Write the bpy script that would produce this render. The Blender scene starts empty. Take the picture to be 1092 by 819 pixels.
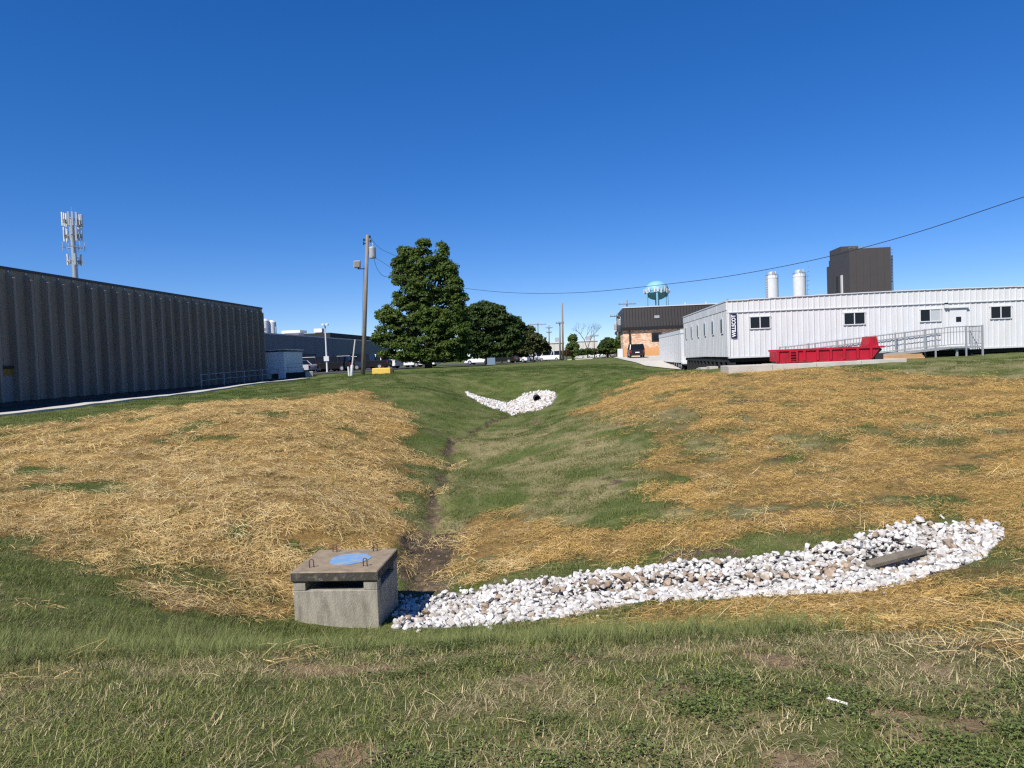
import bpy, bmesh, math, random
import numpy as np
from mathutils import Vector, Matrix

random.seed(7)
RNG = np.random.default_rng(11)
SC = bpy.context.scene
COL = SC.collection
PI = math.pi
R = math.radians

# ------------------------------------------------------------------ camera
EYE = Vector((0, 0, 1.7))
PITCH, ROLL, FPX = R(2.02), R(2.23), 790.0 / 1092.0
_f = Vector((0, math.cos(PITCH), -math.sin(PITCH)))
_r0 = Vector((1, 0, 0)); _u0 = Vector((0, math.sin(PITCH), math.cos(PITCH)))
_r = _r0 * math.cos(ROLL) - _u0 * math.sin(ROLL)
_u = _r0 * math.sin(ROLL) + _u0 * math.cos(ROLL)
cam = bpy.data.cameras.new('camera')
camo = bpy.data.objects.new('camera', cam)
COL.objects.link(camo)
m3 = Matrix((_r, _u, -_f)).transposed()
camo.matrix_world = Matrix.Translation(EYE) @ m3.to_4x4()
cam.sensor_width = 36.0
cam.lens = 36.0 * FPX
cam.clip_start = 0.05
cam.clip_end = 9000
SC.camera = camo

# ------------------------------------------------------------------ sky, sun, exposure
SUN_EL, SUN_AZ = R(48), R(218)          # azimuth clockwise from +Y: behind the camera, to its left
world = bpy.data.worlds.new('World'); SC.world = world; world.use_nodes = True
wn, wl = world.node_tree.nodes, world.node_tree.links
sky = wn.new('ShaderNodeTexSky'); sky.sky_type = 'NISHITA'; sky.sun_disc = False
sky.sun_elevation = SUN_EL; sky.sun_rotation = SUN_AZ
sky.altitude = 200; sky.air_density = 0.65; sky.dust_density = 0.0; sky.ozone_density = 6.0
hs = wn.new('ShaderNodeHueSaturation'); hs.inputs['Saturation'].default_value = 1.43; hs.inputs['Value'].default_value = 1.0; hs.inputs['Hue'].default_value = 0.514
gm = wn.new('ShaderNodeGamma'); gm.inputs[1].default_value = 0.75
wl.new(sky.outputs[0], gm.inputs[0]); wl.new(gm.outputs[0], hs.inputs['Color'])
wl.new(hs.outputs[0], wn['Background'].inputs[0])
wn['Background'].inputs[1].default_value = 0.138
sl = bpy.data.lights.new('sun', 'SUN'); sl.energy = 4.3; sl.angle = R(0.53); sl.color = (1.0, 0.955, 0.88)
so = bpy.data.objects.new('sun', sl); COL.objects.link(so)
to_sun = Vector((math.sin(SUN_AZ) * math.cos(SUN_EL), math.cos(SUN_AZ) * math.cos(SUN_EL), math.sin(SUN_EL)))
so.rotation_euler = to_sun.to_track_quat('Z', 'Y').to_euler()
so.location = (0, 0, 60)
SC.view_settings.view_transform = 'Standard'; SC.view_settings.look = 'None'
SC.view_settings.exposure = 0.62; SC.view_settings.gamma = 1.0
SC.cycles.use_denoising = False; SC.cycles.filter_width = 1.3; SC.cycles.sample_clamp_indirect = 4.0
SC.cycles.max_bounces = 6; SC.cycles.transparent_max_bounces = 6

# ------------------------------------------------------------------ helpers
def at(px, py, Y):
    """world point seen at photo pixel (px, py) at a distance Y north of the camera"""
    d = _f + _r * ((px - 546) / 790.0) - _u * ((py - 409.5) / 790.0)
    return EYE + d * (Y / d.y)

def tag(o, label=None, cat=None, group=None, kind=None):
    if label: o['label'] = label
    if cat: o['category'] = cat
    if group: o['group'] = group
    if kind: o['kind'] = kind
    return o

def thing(name, label, cat, loc=(0, 0, 0), rz=0, group=None):
    o = bpy.data.objects.new(name, None); COL.objects.link(o)
    o.empty_display_size = 0.3
    o.location = loc; o.rotation_euler = (0, 0, rz)
    return tag(o, label, cat, group)

def copy_tree(o, parent=None):
    c = o.copy(); COL.objects.link(c); c.parent = parent
    for ch in list(o.children): copy_tree(ch, c)
    return c

class MB:
    """collects simple shapes, builds ONE mesh object"""
    def __init__(s): s.v = []; s.f = []; s.m = []
    def _add(s, vs, fs, mi=0):
        b = len(s.v); s.v += [tuple(x) for x in vs]; s.f += [tuple(i + b for i in f) for f in fs]; s.m += [mi] * len(fs)
        return s
    def box(s, x0, x1, y0, y1, z0, z1, mi=0):
        vs = [(x0, y0, z0), (x1, y0, z0), (x1, y1, z0), (x0, y1, z0), (x0, y0, z1), (x1, y0, z1), (x1, y1, z1), (x0, y1, z1)]
        return s._add(vs, [(0, 3, 2, 1), (4, 5, 6, 7), (0, 1, 5, 4), (1, 2, 6, 5), (2, 3, 7, 6), (3, 0, 4, 7)], mi)
    def obox(s, c, ax, ay, az, mi=0):
        c, ax, ay, az = map(Vector, (c, ax, ay, az)); vs = []
        for k in (-1, 1):
            for i, j in ((-1, -1), (1, -1), (1, 1), (-1, 1)): vs.append(c + ax * i + ay * j + az * k)
        return s._add(vs, [(0, 3, 2, 1), (4, 5, 6, 7), (0, 1, 5, 4), (1, 2, 6, 5), (2, 3, 7, 6), (3, 0, 4, 7)], mi)
    def bar(s, a, b, w, h=None, mi=0):
        a, b = Vector(a), Vector(b); h = h or w; d = (b - a)
        L = d.length; d = d / L
        up = Vector((0, 0, 1)) if abs(d.z) < .95 else Vector((0, 1, 0))
        sx = d.cross(up).normalized(); sz = sx.cross(d)
        return s.obox((a + b) / 2, sx * w / 2, d * L / 2, sz * h / 2, mi)
    def tube(s, pts, rad, n=8, caps=True, mi=0):
        pts = [Vector(p) for p in pts]
        if not hasattr(rad, '__len__'): rad = [rad] * len(pts)
        vs = []; fs = []
        prev = None
        for i, p in enumerate(pts):
            d = (pts[min(i + 1, len(pts) - 1)] - pts[max(i - 1, 0)]).normalized()
            ref = prev if prev is not None else (Vector((1, 0, 0)) if abs(d.x) < .9 else Vector((0, 1, 0)))
            sx = (ref - d * ref.dot(d)).normalized(); prev = sx; sy = d.cross(sx)
            for k in range(n):
                a = 2 * PI * k / n
                vs.append(p + (sx * math.cos(a) + sy * math.sin(a)) * rad[i])
        for i in range(len(pts) - 1):
            for k in range(n):
                k2 = (k + 1) % n
                fs.append((i * n + k, i * n + k2, (i + 1) * n + k2, (i + 1) * n + k))
        if caps:
            fs.append(tuple(range(n - 1, -1, -1))); fs.append(tuple((len(pts) - 1) * n + k for k in range(n)))
        return s._add(vs, fs, mi)
    def lathe(s, prof, c=(0, 0, 0), n=24, mi=0):
        """prof: list of (radius, z)"""
        vs = []; fs = []
        for r_, z in prof:
            for k in range(n):
                a = 2 * PI * k / n
                vs.append((c[0] + max(r_, 1e-3) * math.cos(a), c[1] + max(r_, 1e-3) * math.sin(a), c[2] + z))
        for i in range(len(prof) - 1):
            for k in range(n):
                k2 = (k + 1) % n
                fs.append((i * n + k, i * n + k2, (i + 1) * n + k2, (i + 1) * n + k))
        fs.append(tuple(range(n - 1, -1, -1))); fs.append(tuple((len(prof) - 1) * n + k for k in range(n)))
        return s._add(vs, fs, mi)
    def prism(s, poly, y0, y1, axis='y', mi=0):
        """poly in (x,z) extruded along y (axis y), or (y,z) along x, or (x,y) along z"""
        n = len(poly); vs = []
        for t in (y0, y1):
            for a, b in poly:
                vs.append((a, t, b) if axis == 'y' else (t, a, b) if axis == 'x' else (a, b, t))
        fs = [tuple(range(n)), tuple(range(2 * n - 1, n - 1, -1))]
        for i in range(n):
            j = (i + 1) % n; fs.append((i, i + n, j + n, j))
        return s._add(vs, fs, mi)
    def mesh(s, name, mats, smooth=False, bevel=0):
        me = bpy.data.meshes.new(name); me.from_pydata(s.v, [], s.f)
        mats = mats if isinstance(mats, (list, tuple)) else [mats]
        for m in mats: me.materials.append(m)
        if len(mats) > 1: me.polygons.foreach_set('material_index', s.m)
        bm = bmesh.new(); bm.from_mesh(me); bmesh.ops.recalc_face_normals(bm, faces=bm.faces)
        if bevel:
            bmesh.ops.bevel(bm, geom=list(bm.edges), offset=bevel, segments=1, affect='EDGES', profile=0.7)
        bm.to_mesh(me); bm.free()
        if smooth: me.shade_smooth()
        me.update(); return me
    def build(s, name, mats, parent=None, smooth=False, bevel=0, loc=None, rz=None):
        o = bpy.data.objects.new(name, s.mesh(name, mats, smooth, bevel)); COL.objects.link(o); o.parent = parent
        if loc is not None: o.location = loc
        if rz is not None: o.rotation_euler = (0, 0, rz)
        return o

def lk(nt, a, b): nt.links.new(a, b)

def mat(name, col, rough=0.8, col2=None, scale=3.0, amt=0.5, bump=0.0, bscale=None, metal=0.0, detail=6, stretch=None, spec=0.3, lo=.35, hi=.65, rand=0.0, coords='Object'):
    """principled material: two colours mixed by fractal noise, fine relief from noise"""
    m = bpy.data.materials.new(name); m.use_nodes = True; nt = m.node_tree; n = nt.nodes
    bs = n['Principled BSDF']; bs.inputs['Roughness'].default_value = rough; bs.inputs['Metallic'].default_value = metal
    bs.inputs['Specular IOR Level'].default_value = spec
    tc = n.new('ShaderNodeTexCoord'); src = tc.outputs[coords]
    if stretch:
        mp = n.new('ShaderNodeMapping'); mp.inputs['Scale'].default_value = stretch; lk(nt, src, mp.inputs[0]); src = mp.outputs[0]
    cur = None
    if col2 is not None:
        nz = n.new('ShaderNodeTexNoise'); nz.inputs['Scale'].default_value = scale; nz.inputs['Detail'].default_value = detail
        nz.inputs['Roughness'].default_value = .62
        lk(nt, src, nz.inputs['Vector'])
        mr = n.new('ShaderNodeMapRange'); mr.inputs[1].default_value = lo; mr.inputs[2].default_value = hi; mr.inputs[4].default_value = amt
        lk(nt, nz.outputs[0], mr.inputs[0])
        mx = n.new('ShaderNodeMix'); mx.data_type = 'RGBA'
        mx.inputs[6].default_value = (*col, 1); mx.inputs[7].default_value = (*col2, 1)
        lk(nt, mr.outputs[0], mx.inputs[0]); cur = mx.outputs[2]
    if rand:
        oi = n.new('ShaderNodeObjectInfo'); h = n.new('ShaderNodeHueSaturation')
        mr2 = n.new('ShaderNodeMapRange'); mr2.inputs[3].default_value = 1 - rand; mr2.inputs[4].default_value = 1 + rand
        lk(nt, oi.outputs['Random'], mr2.inputs[0]); lk(nt, mr2.outputs[0], h.inputs['Value'])
        if cur is None: h.inputs['Color'].default_value = (*col, 1)
        else: lk(nt, cur, h.inputs['Color'])
        cur = h.outputs[0]
    if cur is None: bs.inputs['Base Color'].default_value = (*col, 1)
    else: lk(nt, cur, bs.inputs['Base Color'])
    if bump:
        nb = n.new('ShaderNodeTexNoise'); nb.inputs['Scale'].default_value = bscale or scale * 4; nb.inputs['Detail'].default_value = 5
        lk(nt, src, nb.inputs['Vector'])
        bp = n.new('ShaderNodeBump'); bp.inputs['Strength'].default_value = bump; bp.inputs['Distance'].default_value = .02
        lk(nt, nb.outputs[0], bp.inputs['Height']); lk(nt, bp.outputs[0], bs.inputs['Normal'])
    return m

def leafmat(name, col, col2, trans=.35, rand=.3, scale=None, rough=.6, spec=.25):
    m = bpy.data.materials.new(name); m.use_nodes = True; nt = m.node_tree; n = nt.nodes
    bs = n['Principled BSDF']; bs.inputs['Roughness'].default_value = rough; bs.inputs['Specular IOR Level'].default_value = spec
    geo = n.new('ShaderNodeNewGeometry'); oi = n.new('ShaderNodeObjectInfo')
    mx = n.new('ShaderNodeMix'); mx.data_type = 'RGBA'
    mx.inputs[6].default_value = (*col, 1); mx.inputs[7].default_value = (*col2, 1)
    if scale:
        tc = n.new('ShaderNodeTexCoord'); nz = n.new('ShaderNodeTexNoise'); nz.inputs['Scale'].default_value = scale
        lk(nt, tc.outputs['Object'], nz.inputs['Vector'])
        ad = n.new('ShaderNodeMath'); ad.operation = 'MULTIPLY_ADD'; ad.inputs[1].default_value = .5
        lk(nt, geo.outputs['Random Per Island'], ad.inputs[0]); lk(nt, nz.outputs[0], ad.inputs[2])
        sb = n.new('ShaderNodeMath'); sb.operation = 'SUBTRACT'; sb.inputs[1].default_value = .25; sb.use_clamp = True
        lk(nt, ad.outputs[0], sb.inputs[0]); lk(nt, sb.outputs[0], mx.inputs[0])
    else: lk(nt, geo.outputs['Random Per Island'], mx.inputs[0])
    h = n.new('ShaderNodeHueSaturation'); mr2 = n.new('ShaderNodeMapRange')
    mr2.inputs[3].default_value = 1 - rand; mr2.inputs[4].default_value = 1 + rand
    lk(nt, oi.outputs['Random'], mr2.inputs[0]); lk(nt, mr2.outputs[0], h.inputs['Value']); lk(nt, mx.outputs[2], h.inputs['Color'])
    lk(nt, h.outputs[0], bs.inputs['Base Color'])
    tr = n.new('ShaderNodeBsdfTranslucent'); lk(nt, h.outputs[0], tr.inputs[0])
    ms = n.new('ShaderNodeMixShader'); ms.inputs[0].default_value = trans
    lk(nt, bs.outputs[0], ms.inputs[1]); lk(nt, tr.outputs[0], ms.inputs[2]); lk(nt, ms.outputs[0], n['Material Output'].inputs[0])
    return m
# ------------------------------------------------------------------ terrain: a detention basin dug into level ground
CONTROL_POINTS = [(-0.4, 43.31, -1.6), (-2.42, 32.75, -1.88), (-2.25, 25.5, -2.05), (-2.17, 17.61, -2.22), (-2.04, 14.05, -2.32), (-1.71, 37.78, -1.75), (-16.83, 24.24, 0.1), (-16.51, 31.26, 0.15), (-13.34, 36.77, 0.2), (-9.34, 44.42, 0.3), (-10.06, 16.15, -0.75), (-8.17, 18.4, -0.75), (-6.05, 13.47, -1.3), (-6.94, 22.02, -0.5), (-4.28, 15.2, -1.2), (-5.47, 24.18, -0.8), (-5.73, 30.72, -0.35), (-3.43, 20.82, -1.3), (-4.33, 29.04, -0.65), (-8.66, 12.29, -1.15), (-6.57, 11.09, -1.35), (-4.97, 10.37, -1.6), (-3.83, 11.29, -2.1), (-4.18, 12.9, -1.9), (-5.3, 7.46, -0.75), (-3.85, 6.58, -0.75), (1.53, 45.93, -1.0), (2.68, 48.51, -0.7), (-3.19, 50.91, -0.65), (0.01, 54.1, 0.1), (0.05, 65.02, 0.6), (-6.33, 52.27, 0.6), (-4.32, 44.62, -0.3), (4.24, 45.15, 0.2), (7.42, 61.96, 0.6), (-3.38, 39.59, -1.35), (0.25, 20.1, -1.85), (2.09, 18.27, -1.6), (3.82, 32.44, -0.85), (5.42, 27.95, -0.58), (8.26, 45.21, 0.5), (1.71, 26.14, -1.3), (3.63, 16.8, -1.4), (6.36, 19.93, -1.04), (7.54, 16.91, -1.14), (12.1, 21.07, -0.6), (17.94, 25.94, -0.26), (11.52, 35.79, 0.42), (15.67, 34.92, 0.5), (20.43, 35.49, 0.62), (25.19, 36.39, 0.75), (0.14, 14.79, -2.05), (2.62, 13.93, -1.75), (5.0, 13.14, -1.4), (7.96, 13.91, -1.24), (9.51, 13.78, -1.1), (2.26, 12.09, -1.95), (4.53, 11.57, -1.78), (6.26, 11.48, -1.6), (7.58, 11.7, -1.35), (0.07, 11.63, -2.15), (7.0, 10.17, -1.15), (5.09, 7.41, -0.95), (4.92, 8.64, -1.35), (2.86, 9.13, -1.55), (-18.0, -8.0, 0.07), (-18.0, -3.0, 0.04), (-18.0, 0.0, 0.02), (-18.0, 3.4, 0.0), (-18.0, 5.0, -0.15), (-12.0, -8.0, 0.07), (-12.0, -3.0, 0.04), (-12.0, 0.0, 0.02), (-12.0, 3.4, 0.0), (-12.0, 5.0, -0.15), (-8.0, -8.0, 0.07), (-8.0, -3.0, 0.04), (-8.0, 0.0, 0.02), (-8.0, 3.4, 0.0), (-8.0, 5.0, -0.15), (-5.0, -8.0, 0.07), (-5.0, -3.0, 0.04), (-5.0, 0.0, 0.02), (-5.0, 3.4, 0.0), (-5.0, 5.0, -0.28), (-2.5, -8.0, 0.07), (-2.5, -3.0, 0.04), (-2.5, 0.0, 0.02), (-2.5, 3.4, 0.0), (-2.5, 5.0, -0.28), (0.0, -8.0, 0.07), (0.0, -3.0, 0.04), (0.0, 0.0, 0.02), (0.0, 3.4, 0.0), (0.0, 5.0, -0.28), (2.5, -8.0, 0.07), (2.5, -3.0, 0.04), (2.5, 0.0, 0.02), (2.5, 3.4, 0.0), (2.5, 5.0, -0.28), (5.0, -8.0, 0.07), (5.0, -3.0, 0.04), (5.0, 0.0, 0.02), (5.0, 3.4, 0.0), (5.0, 5.0, -0.28), (8.0, -8.0, 0.07), (8.0, -3.0, 0.04), (8.0, 0.0, 0.02), (8.0, 3.4, 0.0), (8.0, 5.0, -0.15), (12.0, -8.0, 0.07), (12.0, -3.0, 0.04), (12.0, 0.0, 0.02), (12.0, 3.4, 0.0), (12.0, 5.0, -0.15), (18.0, -8.0, 0.07), (18.0, -3.0, 0.04), (18.0, 0.0, 0.02), (18.0, 3.4, 0.0), (18.0, 5.0, -0.15), (-2.0, 7.0, -1.12), (-2.0, 9.0, -1.92), (-2.8, 10.7, -2.2), (0.0, 7.0, -1.1), (0.0, 9.0, -1.8), (2.5, 7.0, -1.02), (2.5, 9.0, -1.6), (-4.5, 7.2, -0.95), (5.0, 7.0, -0.9), (8.0, 7.5, -0.65), (11.0, 9.0, -0.5), (16.0, 12.0, -0.5), (16.0, 20.0, -0.4), (24.0, 20.0, 0.1), (30.0, 30.0, 0.6), (24.0, 8.0, 0.1), (-20.0, 26.0, 0.15), (-20.0, 34.0, 0.2), (-20.0, 50.0, 0.35), (-18.0, 62.0, 0.5), (-27.0, 30.0, 0.2), (-27.0, 60.0, 0.5), (-12.0, 60.0, 0.55), (-15.0, 46.0, 0.35), (-18.0, 16.0, 0.05), (-24.0, 14.0, 0.1), (-16.0, 10.0, -0.05), (-12.0, 11.0, -0.45), (0.0, 80.0, 0.85), (-10.0, 80.0, 0.85), (10.0, 75.0, 0.7), (-25.0, 85.0, 0.85), (14.7, 64.0, 0.05), (20.0, 58.0, 0.25), (13.0, 54.0, 0.15), (18.0, 85.0, 0.75), (16.0, 105.0, 1.2), (30.0, 100.0, 1.1), (30.0, 60.0, 0.7), (30.0, 44.0, 0.95), (20.0, 44.0, 0.8), (12.0, 44.0, 0.55), (20.0, 38.5, 0.78), (12.5, 38.0, 0.5), (-20.0, 105.0, 0.9), (0.0, 110.0, 0.85), (8.0, 95.0, 0.95), (40.0, 44.0, 1.1), (45.0, 25.0, 1.0), (-40.0, 40.0, 0.3), (-40.0, 80.0, 0.8), (45.0, 80.0, 1.0), (40.0, 5.0, 0.6), (-35.0, 10.0, 0.2), (0.0, 130.0, 0.85), (-35.0, 120.0, 0.9), (35.0, 120.0, 1.1)]
STRAW = [[(-19.07, 18.83), (-16.16, 23.28), (-14.57, 27.58), (-12.5, 34.44), (-11.07, 40.41), (-8.75, 42.87), (-6.26, 40.6), (-3.65, 27.31), (-2.51, 19.22), (-2.37, 15.99), (-2.75, 14.07), (-3.49, 12.13), (-3.5, 10.69), (-4.31, 10.67), (-4.92, 10.25), (-6.66, 11.24), (-8.71, 12.37), (-11.98, 11.74)], [(3.29, 36.64), (5.32, 40.49), (7.92, 43.35), (11.63, 39.21), (15.69, 37.04), (17.36, 33.08), (20.5, 29.63), (23.44, 26.27), (8.69, 9.75), (8.53, 12.38), (8.14, 14.22), (6.26, 14.09), (4.38, 13.82), (3.3, 15.32), (2.88, 17.48), (3.93, 20.48), (4.49, 23.33), (3.9, 26.24)], [(-1.49, 13.92), (-1.69, 16.05), (-0.72, 17.96), (1.34, 15.39), (2.77, 14.64), (6.13, 13.79), (8.9, 12.9), (9.74, 10.94), (7.2, 8.08), (7.3, 10.85), (7.63, 12.77), (6.51, 12.81), (4.87, 12.4), (2.46, 13.12), (0.11, 13.45), (-1.25, 13.18)], [(0.63, 10.04), (1.97, 10.65), (4.45, 10.08), (6.13, 10.06), (7.96, 11.7), (10.29, 11.55), (2.87, 3.23), (2.76, 4.02), (2.61, 4.6), (2.35, 5.33), (2.15, 8.23), (1.0, 9.35)]]
GREENHOLE = [[(-7.83, 12.46), (-6.74, 13.14), (-5.22, 12.66), (-4.01, 11.84), (-4.94, 10.9), (-6.44, 11.37)], [(5.07, 23.26), (7.15, 23.25), (6.55, 20.52), (4.77, 19.68)], [(7.4, 20.7), (10.33, 23.09), (9.49, 20.66), (6.99, 18.29)], [(16.69, 34.29), (24.51, 35.41), (20.82, 30.09), (18.19, 31.61)], [(4.88, 8.58), (5.91, 8.6), (5.16, 7.51), (4.51, 7.58)], [(4.36, 30.46), (6.77, 27.68), (6.41, 23.8), (4.06, 24.24)], [(3.85, 12.73), (4.82, 12.69), (5.01, 12.36), (3.91, 12.4)]]
MUD = [[(-2.08, 12.53), (-2.26, 14.35), (-2.21, 16.18), (-1.84, 17.63), (-1.32, 16.59), (-1.54, 14.5), (-1.23, 12.9), (-1.68, 12.5)]]
FLOW = [[(0.04, 43.25), (-1.35, 38.4), (-2.13, 34.88), (-2.22, 27.45), (-2.21, 25.41), (-2.0, 19.44), (-2.1, 16.97), (-2.0, 14.45), (-1.84, 12.52)]]
DIRT = [[(-0.95, 3.19), (-0.63, 3.22), (-0.58, 3.05), (-0.9, 3.02)], [(1.62, 3.19), (1.99, 3.23), (1.91, 3.03), (1.63, 3.01)], [(1.01, 2.98), (1.22, 2.98), (1.14, 2.86), (0.99, 2.87)], [(-1.56, 4.91), (-0.52, 4.67), (-0.43, 4.27), (-1.3, 4.45)], [(-0.0, 3.11), (0.2, 3.12), (0.21, 2.99), (0.01, 2.98)], [(1.23, 4.73), (1.52, 4.34), (1.83, 4.16), (1.37, 4.08)], [(1.49, 3.39), (1.85, 3.42), (1.81, 3.31), (1.45, 3.28)]]
FARROCK = [[(-3.2, 51.26), (-1.98, 49.44), (-0.4, 46.73), (0.01, 47.29), (0.86, 50.23), (1.82, 50.27), (2.43, 49.61), (2.57, 43.62), (2.14, 42.0), (1.47, 41.44), (0.53, 42.51), (-0.68, 44.35), (-1.84, 45.66)]]
BED_BACK = [(-2.23, 13.09), (-1.28, 13.5), (-0.59, 13.54), (0.79, 13.27), (2.44, 13.03), (3.93, 12.47), (5.51, 12.41), (6.61, 12.69), (7.47, 12.51), (7.73, 12.16), (7.71, 11.68)]
BED_FRONT = [(-1.88, 10.88), (-1.04, 10.7), (-0.49, 10.62), (0.59, 10.42), (1.97, 10.65), (3.2, 10.2), (4.37, 9.89), (5.09, 9.82), (5.91, 9.91), (6.42, 10.11), (7.37, 11.16)]
STICK = [(1.42, 3.42), (1.48, 3.34)]

CP = np.array(CONTROL_POINTS)
def _tps_fit(P, z, lam=0.35):
    n = len(P); S = 10.0
    r2 = ((P[:, None, :] - P[None, :, :]) ** 2).sum(2) / S ** 2
    K = np.where(r2 > 0, 0.5 * r2 * np.log(np.maximum(r2, 1e-12)), 0) + lam * 0.01 * np.eye(n)
    A = np.zeros((n + 3, n + 3)); Q = np.c_[np.ones(n), P / S]
    A[:n, :n] = K; A[:n, n:] = Q; A[n:, :n] = Q.T
    return np.linalg.solve(A, np.r_[z, 0, 0, 0])
TW = _tps_fit(CP[:, :2], CP[:, 2])
def _ss(a, b, v):
    t = np.clip((v - a) / (b - a), 0, 1); return t * t * (3 - 2 * t)
def terrain(x, y):
    x = np.asarray(x, float); y = np.asarray(y, float); sh = x.shape
    X = x.ravel(); Y = y.ravel(); out = np.full(X.shape, 0.0)
    ins = (np.abs(X) < 75) & (Y > -30) & (Y < 160)
    xi = X[ins]; yi = Y[ins]; zi = np.zeros(xi.shape)
    n = len(CP); S = 10.0
    for a in range(0, len(xi), 20000):
        p = np.c_[xi[a:a + 20000], yi[a:a + 20000]]
        r2 = ((p[:, None, :] - CP[None, :, :2]) ** 2).sum(2) / S ** 2
        K = 0.5 * r2 * np.log(np.maximum(r2, 1e-12))
        zi[a:a + 20000] = K @ TW[:n] + TW[n] + p @ TW[n + 1:] / S
    far = np.where(yi > 60, .75, .15)
    w = _ss(40, 70, np.abs(xi)); w = np.maximum(w, _ss(118, 155, yi)); w = np.maximum(w, 1 - _ss(-28, -9, yi))
    out[ins] = zi * (1 - w) + w * (0.1 + 0.6 * _ss(0, 80, yi))
    rest = ~ins
    out[rest] = 0.1 + 0.6 * _ss(0, 80, Y[rest])
    return out.reshape(sh)

def G(x, y): return float(terrain(np.array([x]), np.array([y]))[0])

def _hash(ix, iy, seed):
    h = (ix.astype(np.int64) * 374761393 + iy.astype(np.int64) * 668265263 + seed * 1442695041) & 0xffffffff
    h = ((h ^ (h >> 13)) * 1274126177) & 0xffffffff
    return ((h ^ (h >> 16)) & 0xffffff) / float(0xffffff)
def vnoise(x, y, seed=0):
    ix = np.floor(x); iy = np.floor(y); fx = x - ix; fy = y - iy
    fx = fx * fx * (3 - 2 * fx); fy = fy * fy * (3 - 2 * fy)
    a = _hash(ix, iy, seed); b = _hash(ix + 1, iy, seed); c = _hash(ix, iy + 1, seed); d = _hash(ix + 1, iy + 1, seed)
    return (a * (1 - fx) + b * fx) * (1 - fy) + (c * (1 - fx) + d * fx) * fy
def fbm(x, y, sc, seed=0, oct=4):
    s = 0; a = .5; t = 0
    for o in range(oct):
        s = s + a * vnoise(x * sc, y * sc, seed + o * 17); t += a; a *= .55; sc *= 2.1
    return s / t
def seg_dist(x, y, pts, closed):
    d = np.full(x.shape, 1e9); n = len(pts)
    for i in range(n if closed else n - 1):
        ax, ay = pts[i]; bx, by = pts[(i + 1) % n]; ex, ey = bx - ax, by - ay
        t = np.clip(((x - ax) * ex + (y - ay) * ey) / (ex * ex + ey * ey + 1e-9), 0, 1)
        d = np.minimum(d, np.hypot(x - ax - t * ex, y - ay - t * ey))
    return d
def sdist(x, y, pts):
    ins = np.zeros(x.shape, bool); n = len(pts)
    for i in range(n):
        ax, ay = pts[i]; bx, by = pts[(i + 1) % n]
        if ay == by: continue
        ins ^= ((ay > y) != (by > y)) & (x < (bx - ax) * (y - ay) / (by - ay) + ax)
    d = seg_dist(x, y, pts, True)
    return np.where(ins, d, -d)
def _bed_top(i): return .74 + .26 * min(1, max(0, (i - 4.5) / 2.0))     # the bed narrows toward the inlet box
BED_BACK = [(f[0] + (b[0] - f[0]) * _bed_top(i), f[1] + (b[1] - f[1]) * _bed_top(i)) for i, (b, f) in enumerate(zip(BED_BACK, BED_FRONT))]
BED_POLY = BED_BACK + BED_FRONT[::-1]

def zones(x, y):
    """straw, bare earth, dry grass, stone bed: 0..1 each"""
    n1 = fbm(x, y, .45, 3); n2 = fbm(x, y, 1.7, 9); n3 = fbm(x, y, 6.0, 21)
    wob = (n1 - .5) * 2.6 + (n2 - .5) * 1.5 + (n3 - .5) * .7
    far = np.clip(y / 18.0, .25, 1.6)
    straw = np.zeros(x.shape)
    for p in STRAW: straw = np.maximum(straw, _ss(-.6, .75, sdist(x, y, p) / far + wob * .85))
    hole = np.zeros(x.shape)
    for p in GREENHOLE: hole = np.maximum(hole, _ss(-.5, .6, sdist(x, y, p) / far + wob * .8))
    straw = straw * (1 - .65 * hole)
    # thin places where the seeded grass comes through the straw
    thin = _ss(.56, .70, fbm(x, y * .55, .9, 41)) * .5
    straw = straw * (1 - thin * _ss(2, 4, x + 0 * y)) * (1 - .8 * _ss(.62, .74, fbm(x, y, .8, 77)))
    mud = np.zeros(x.shape)
    for p in MUD: mud = np.maximum(mud, _ss(-.35, .35, sdist(x, y, p) + wob * .35))
    fl = seg_dist(x + (n2 - .5) * .9 * far, y, FLOW[0], False)
    mud = np.maximum(mud, _ss(.20, .05, fl / np.clip(y / 22, .7, 1.7)) * (.45 + .55 * _ss(.38, .52, n2)))
    dirt = np.zeros(x.shape)
    for p in DIRT: dirt = np.maximum(dirt, _ss(-.14, .14, sdist(x, y, p) + (n3 - .5) * .35 + (n2 - .5) * .3))
    dirt = np.maximum(dirt, .55 * _ss(.66, .78, fbm(x, y, 1.3, 55)) * (y < 7))
    dirt = np.maximum(dirt, .7 * _ss(.70, .8, fbm(x, y, .8, 66)) * (y > 12) * (x > 0))
    dry = _ss(.44, .62, fbm(x, y * 1.6, 1.0, 31)) * (1 - .5 * _ss(.2, .6, n3))
    band = np.exp(-((y - 4.75 - .12 * np.sin(x * 1.3)) / .28) ** 2) * _ss(-4, -1.5, x)
    floor_ = .9 * _ss(12, 15, y) * _ss(44, 30, y) * _ss(.34, .60, fbm(x, y * .7, .9, 88)) * _ss(-3.5, -1.5, x)

    dry = np.maximum(dry, np.where(y < 13, .18, .08))
    dry = np.clip(np.maximum(np.maximum(dry * np.where(y < 5.3, 1, .45), floor_), band * .95), 0, 1)
    bed = _ss(-.02, .16, sdist(x, y, BED_POLY) + (n3 - .5) * .2)
    bed = np.maximum(bed, _ss(-.2, .2, sdist(x, y, FARROCK[0])))
    return straw, np.maximum(mud, dirt), dry, bed

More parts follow.
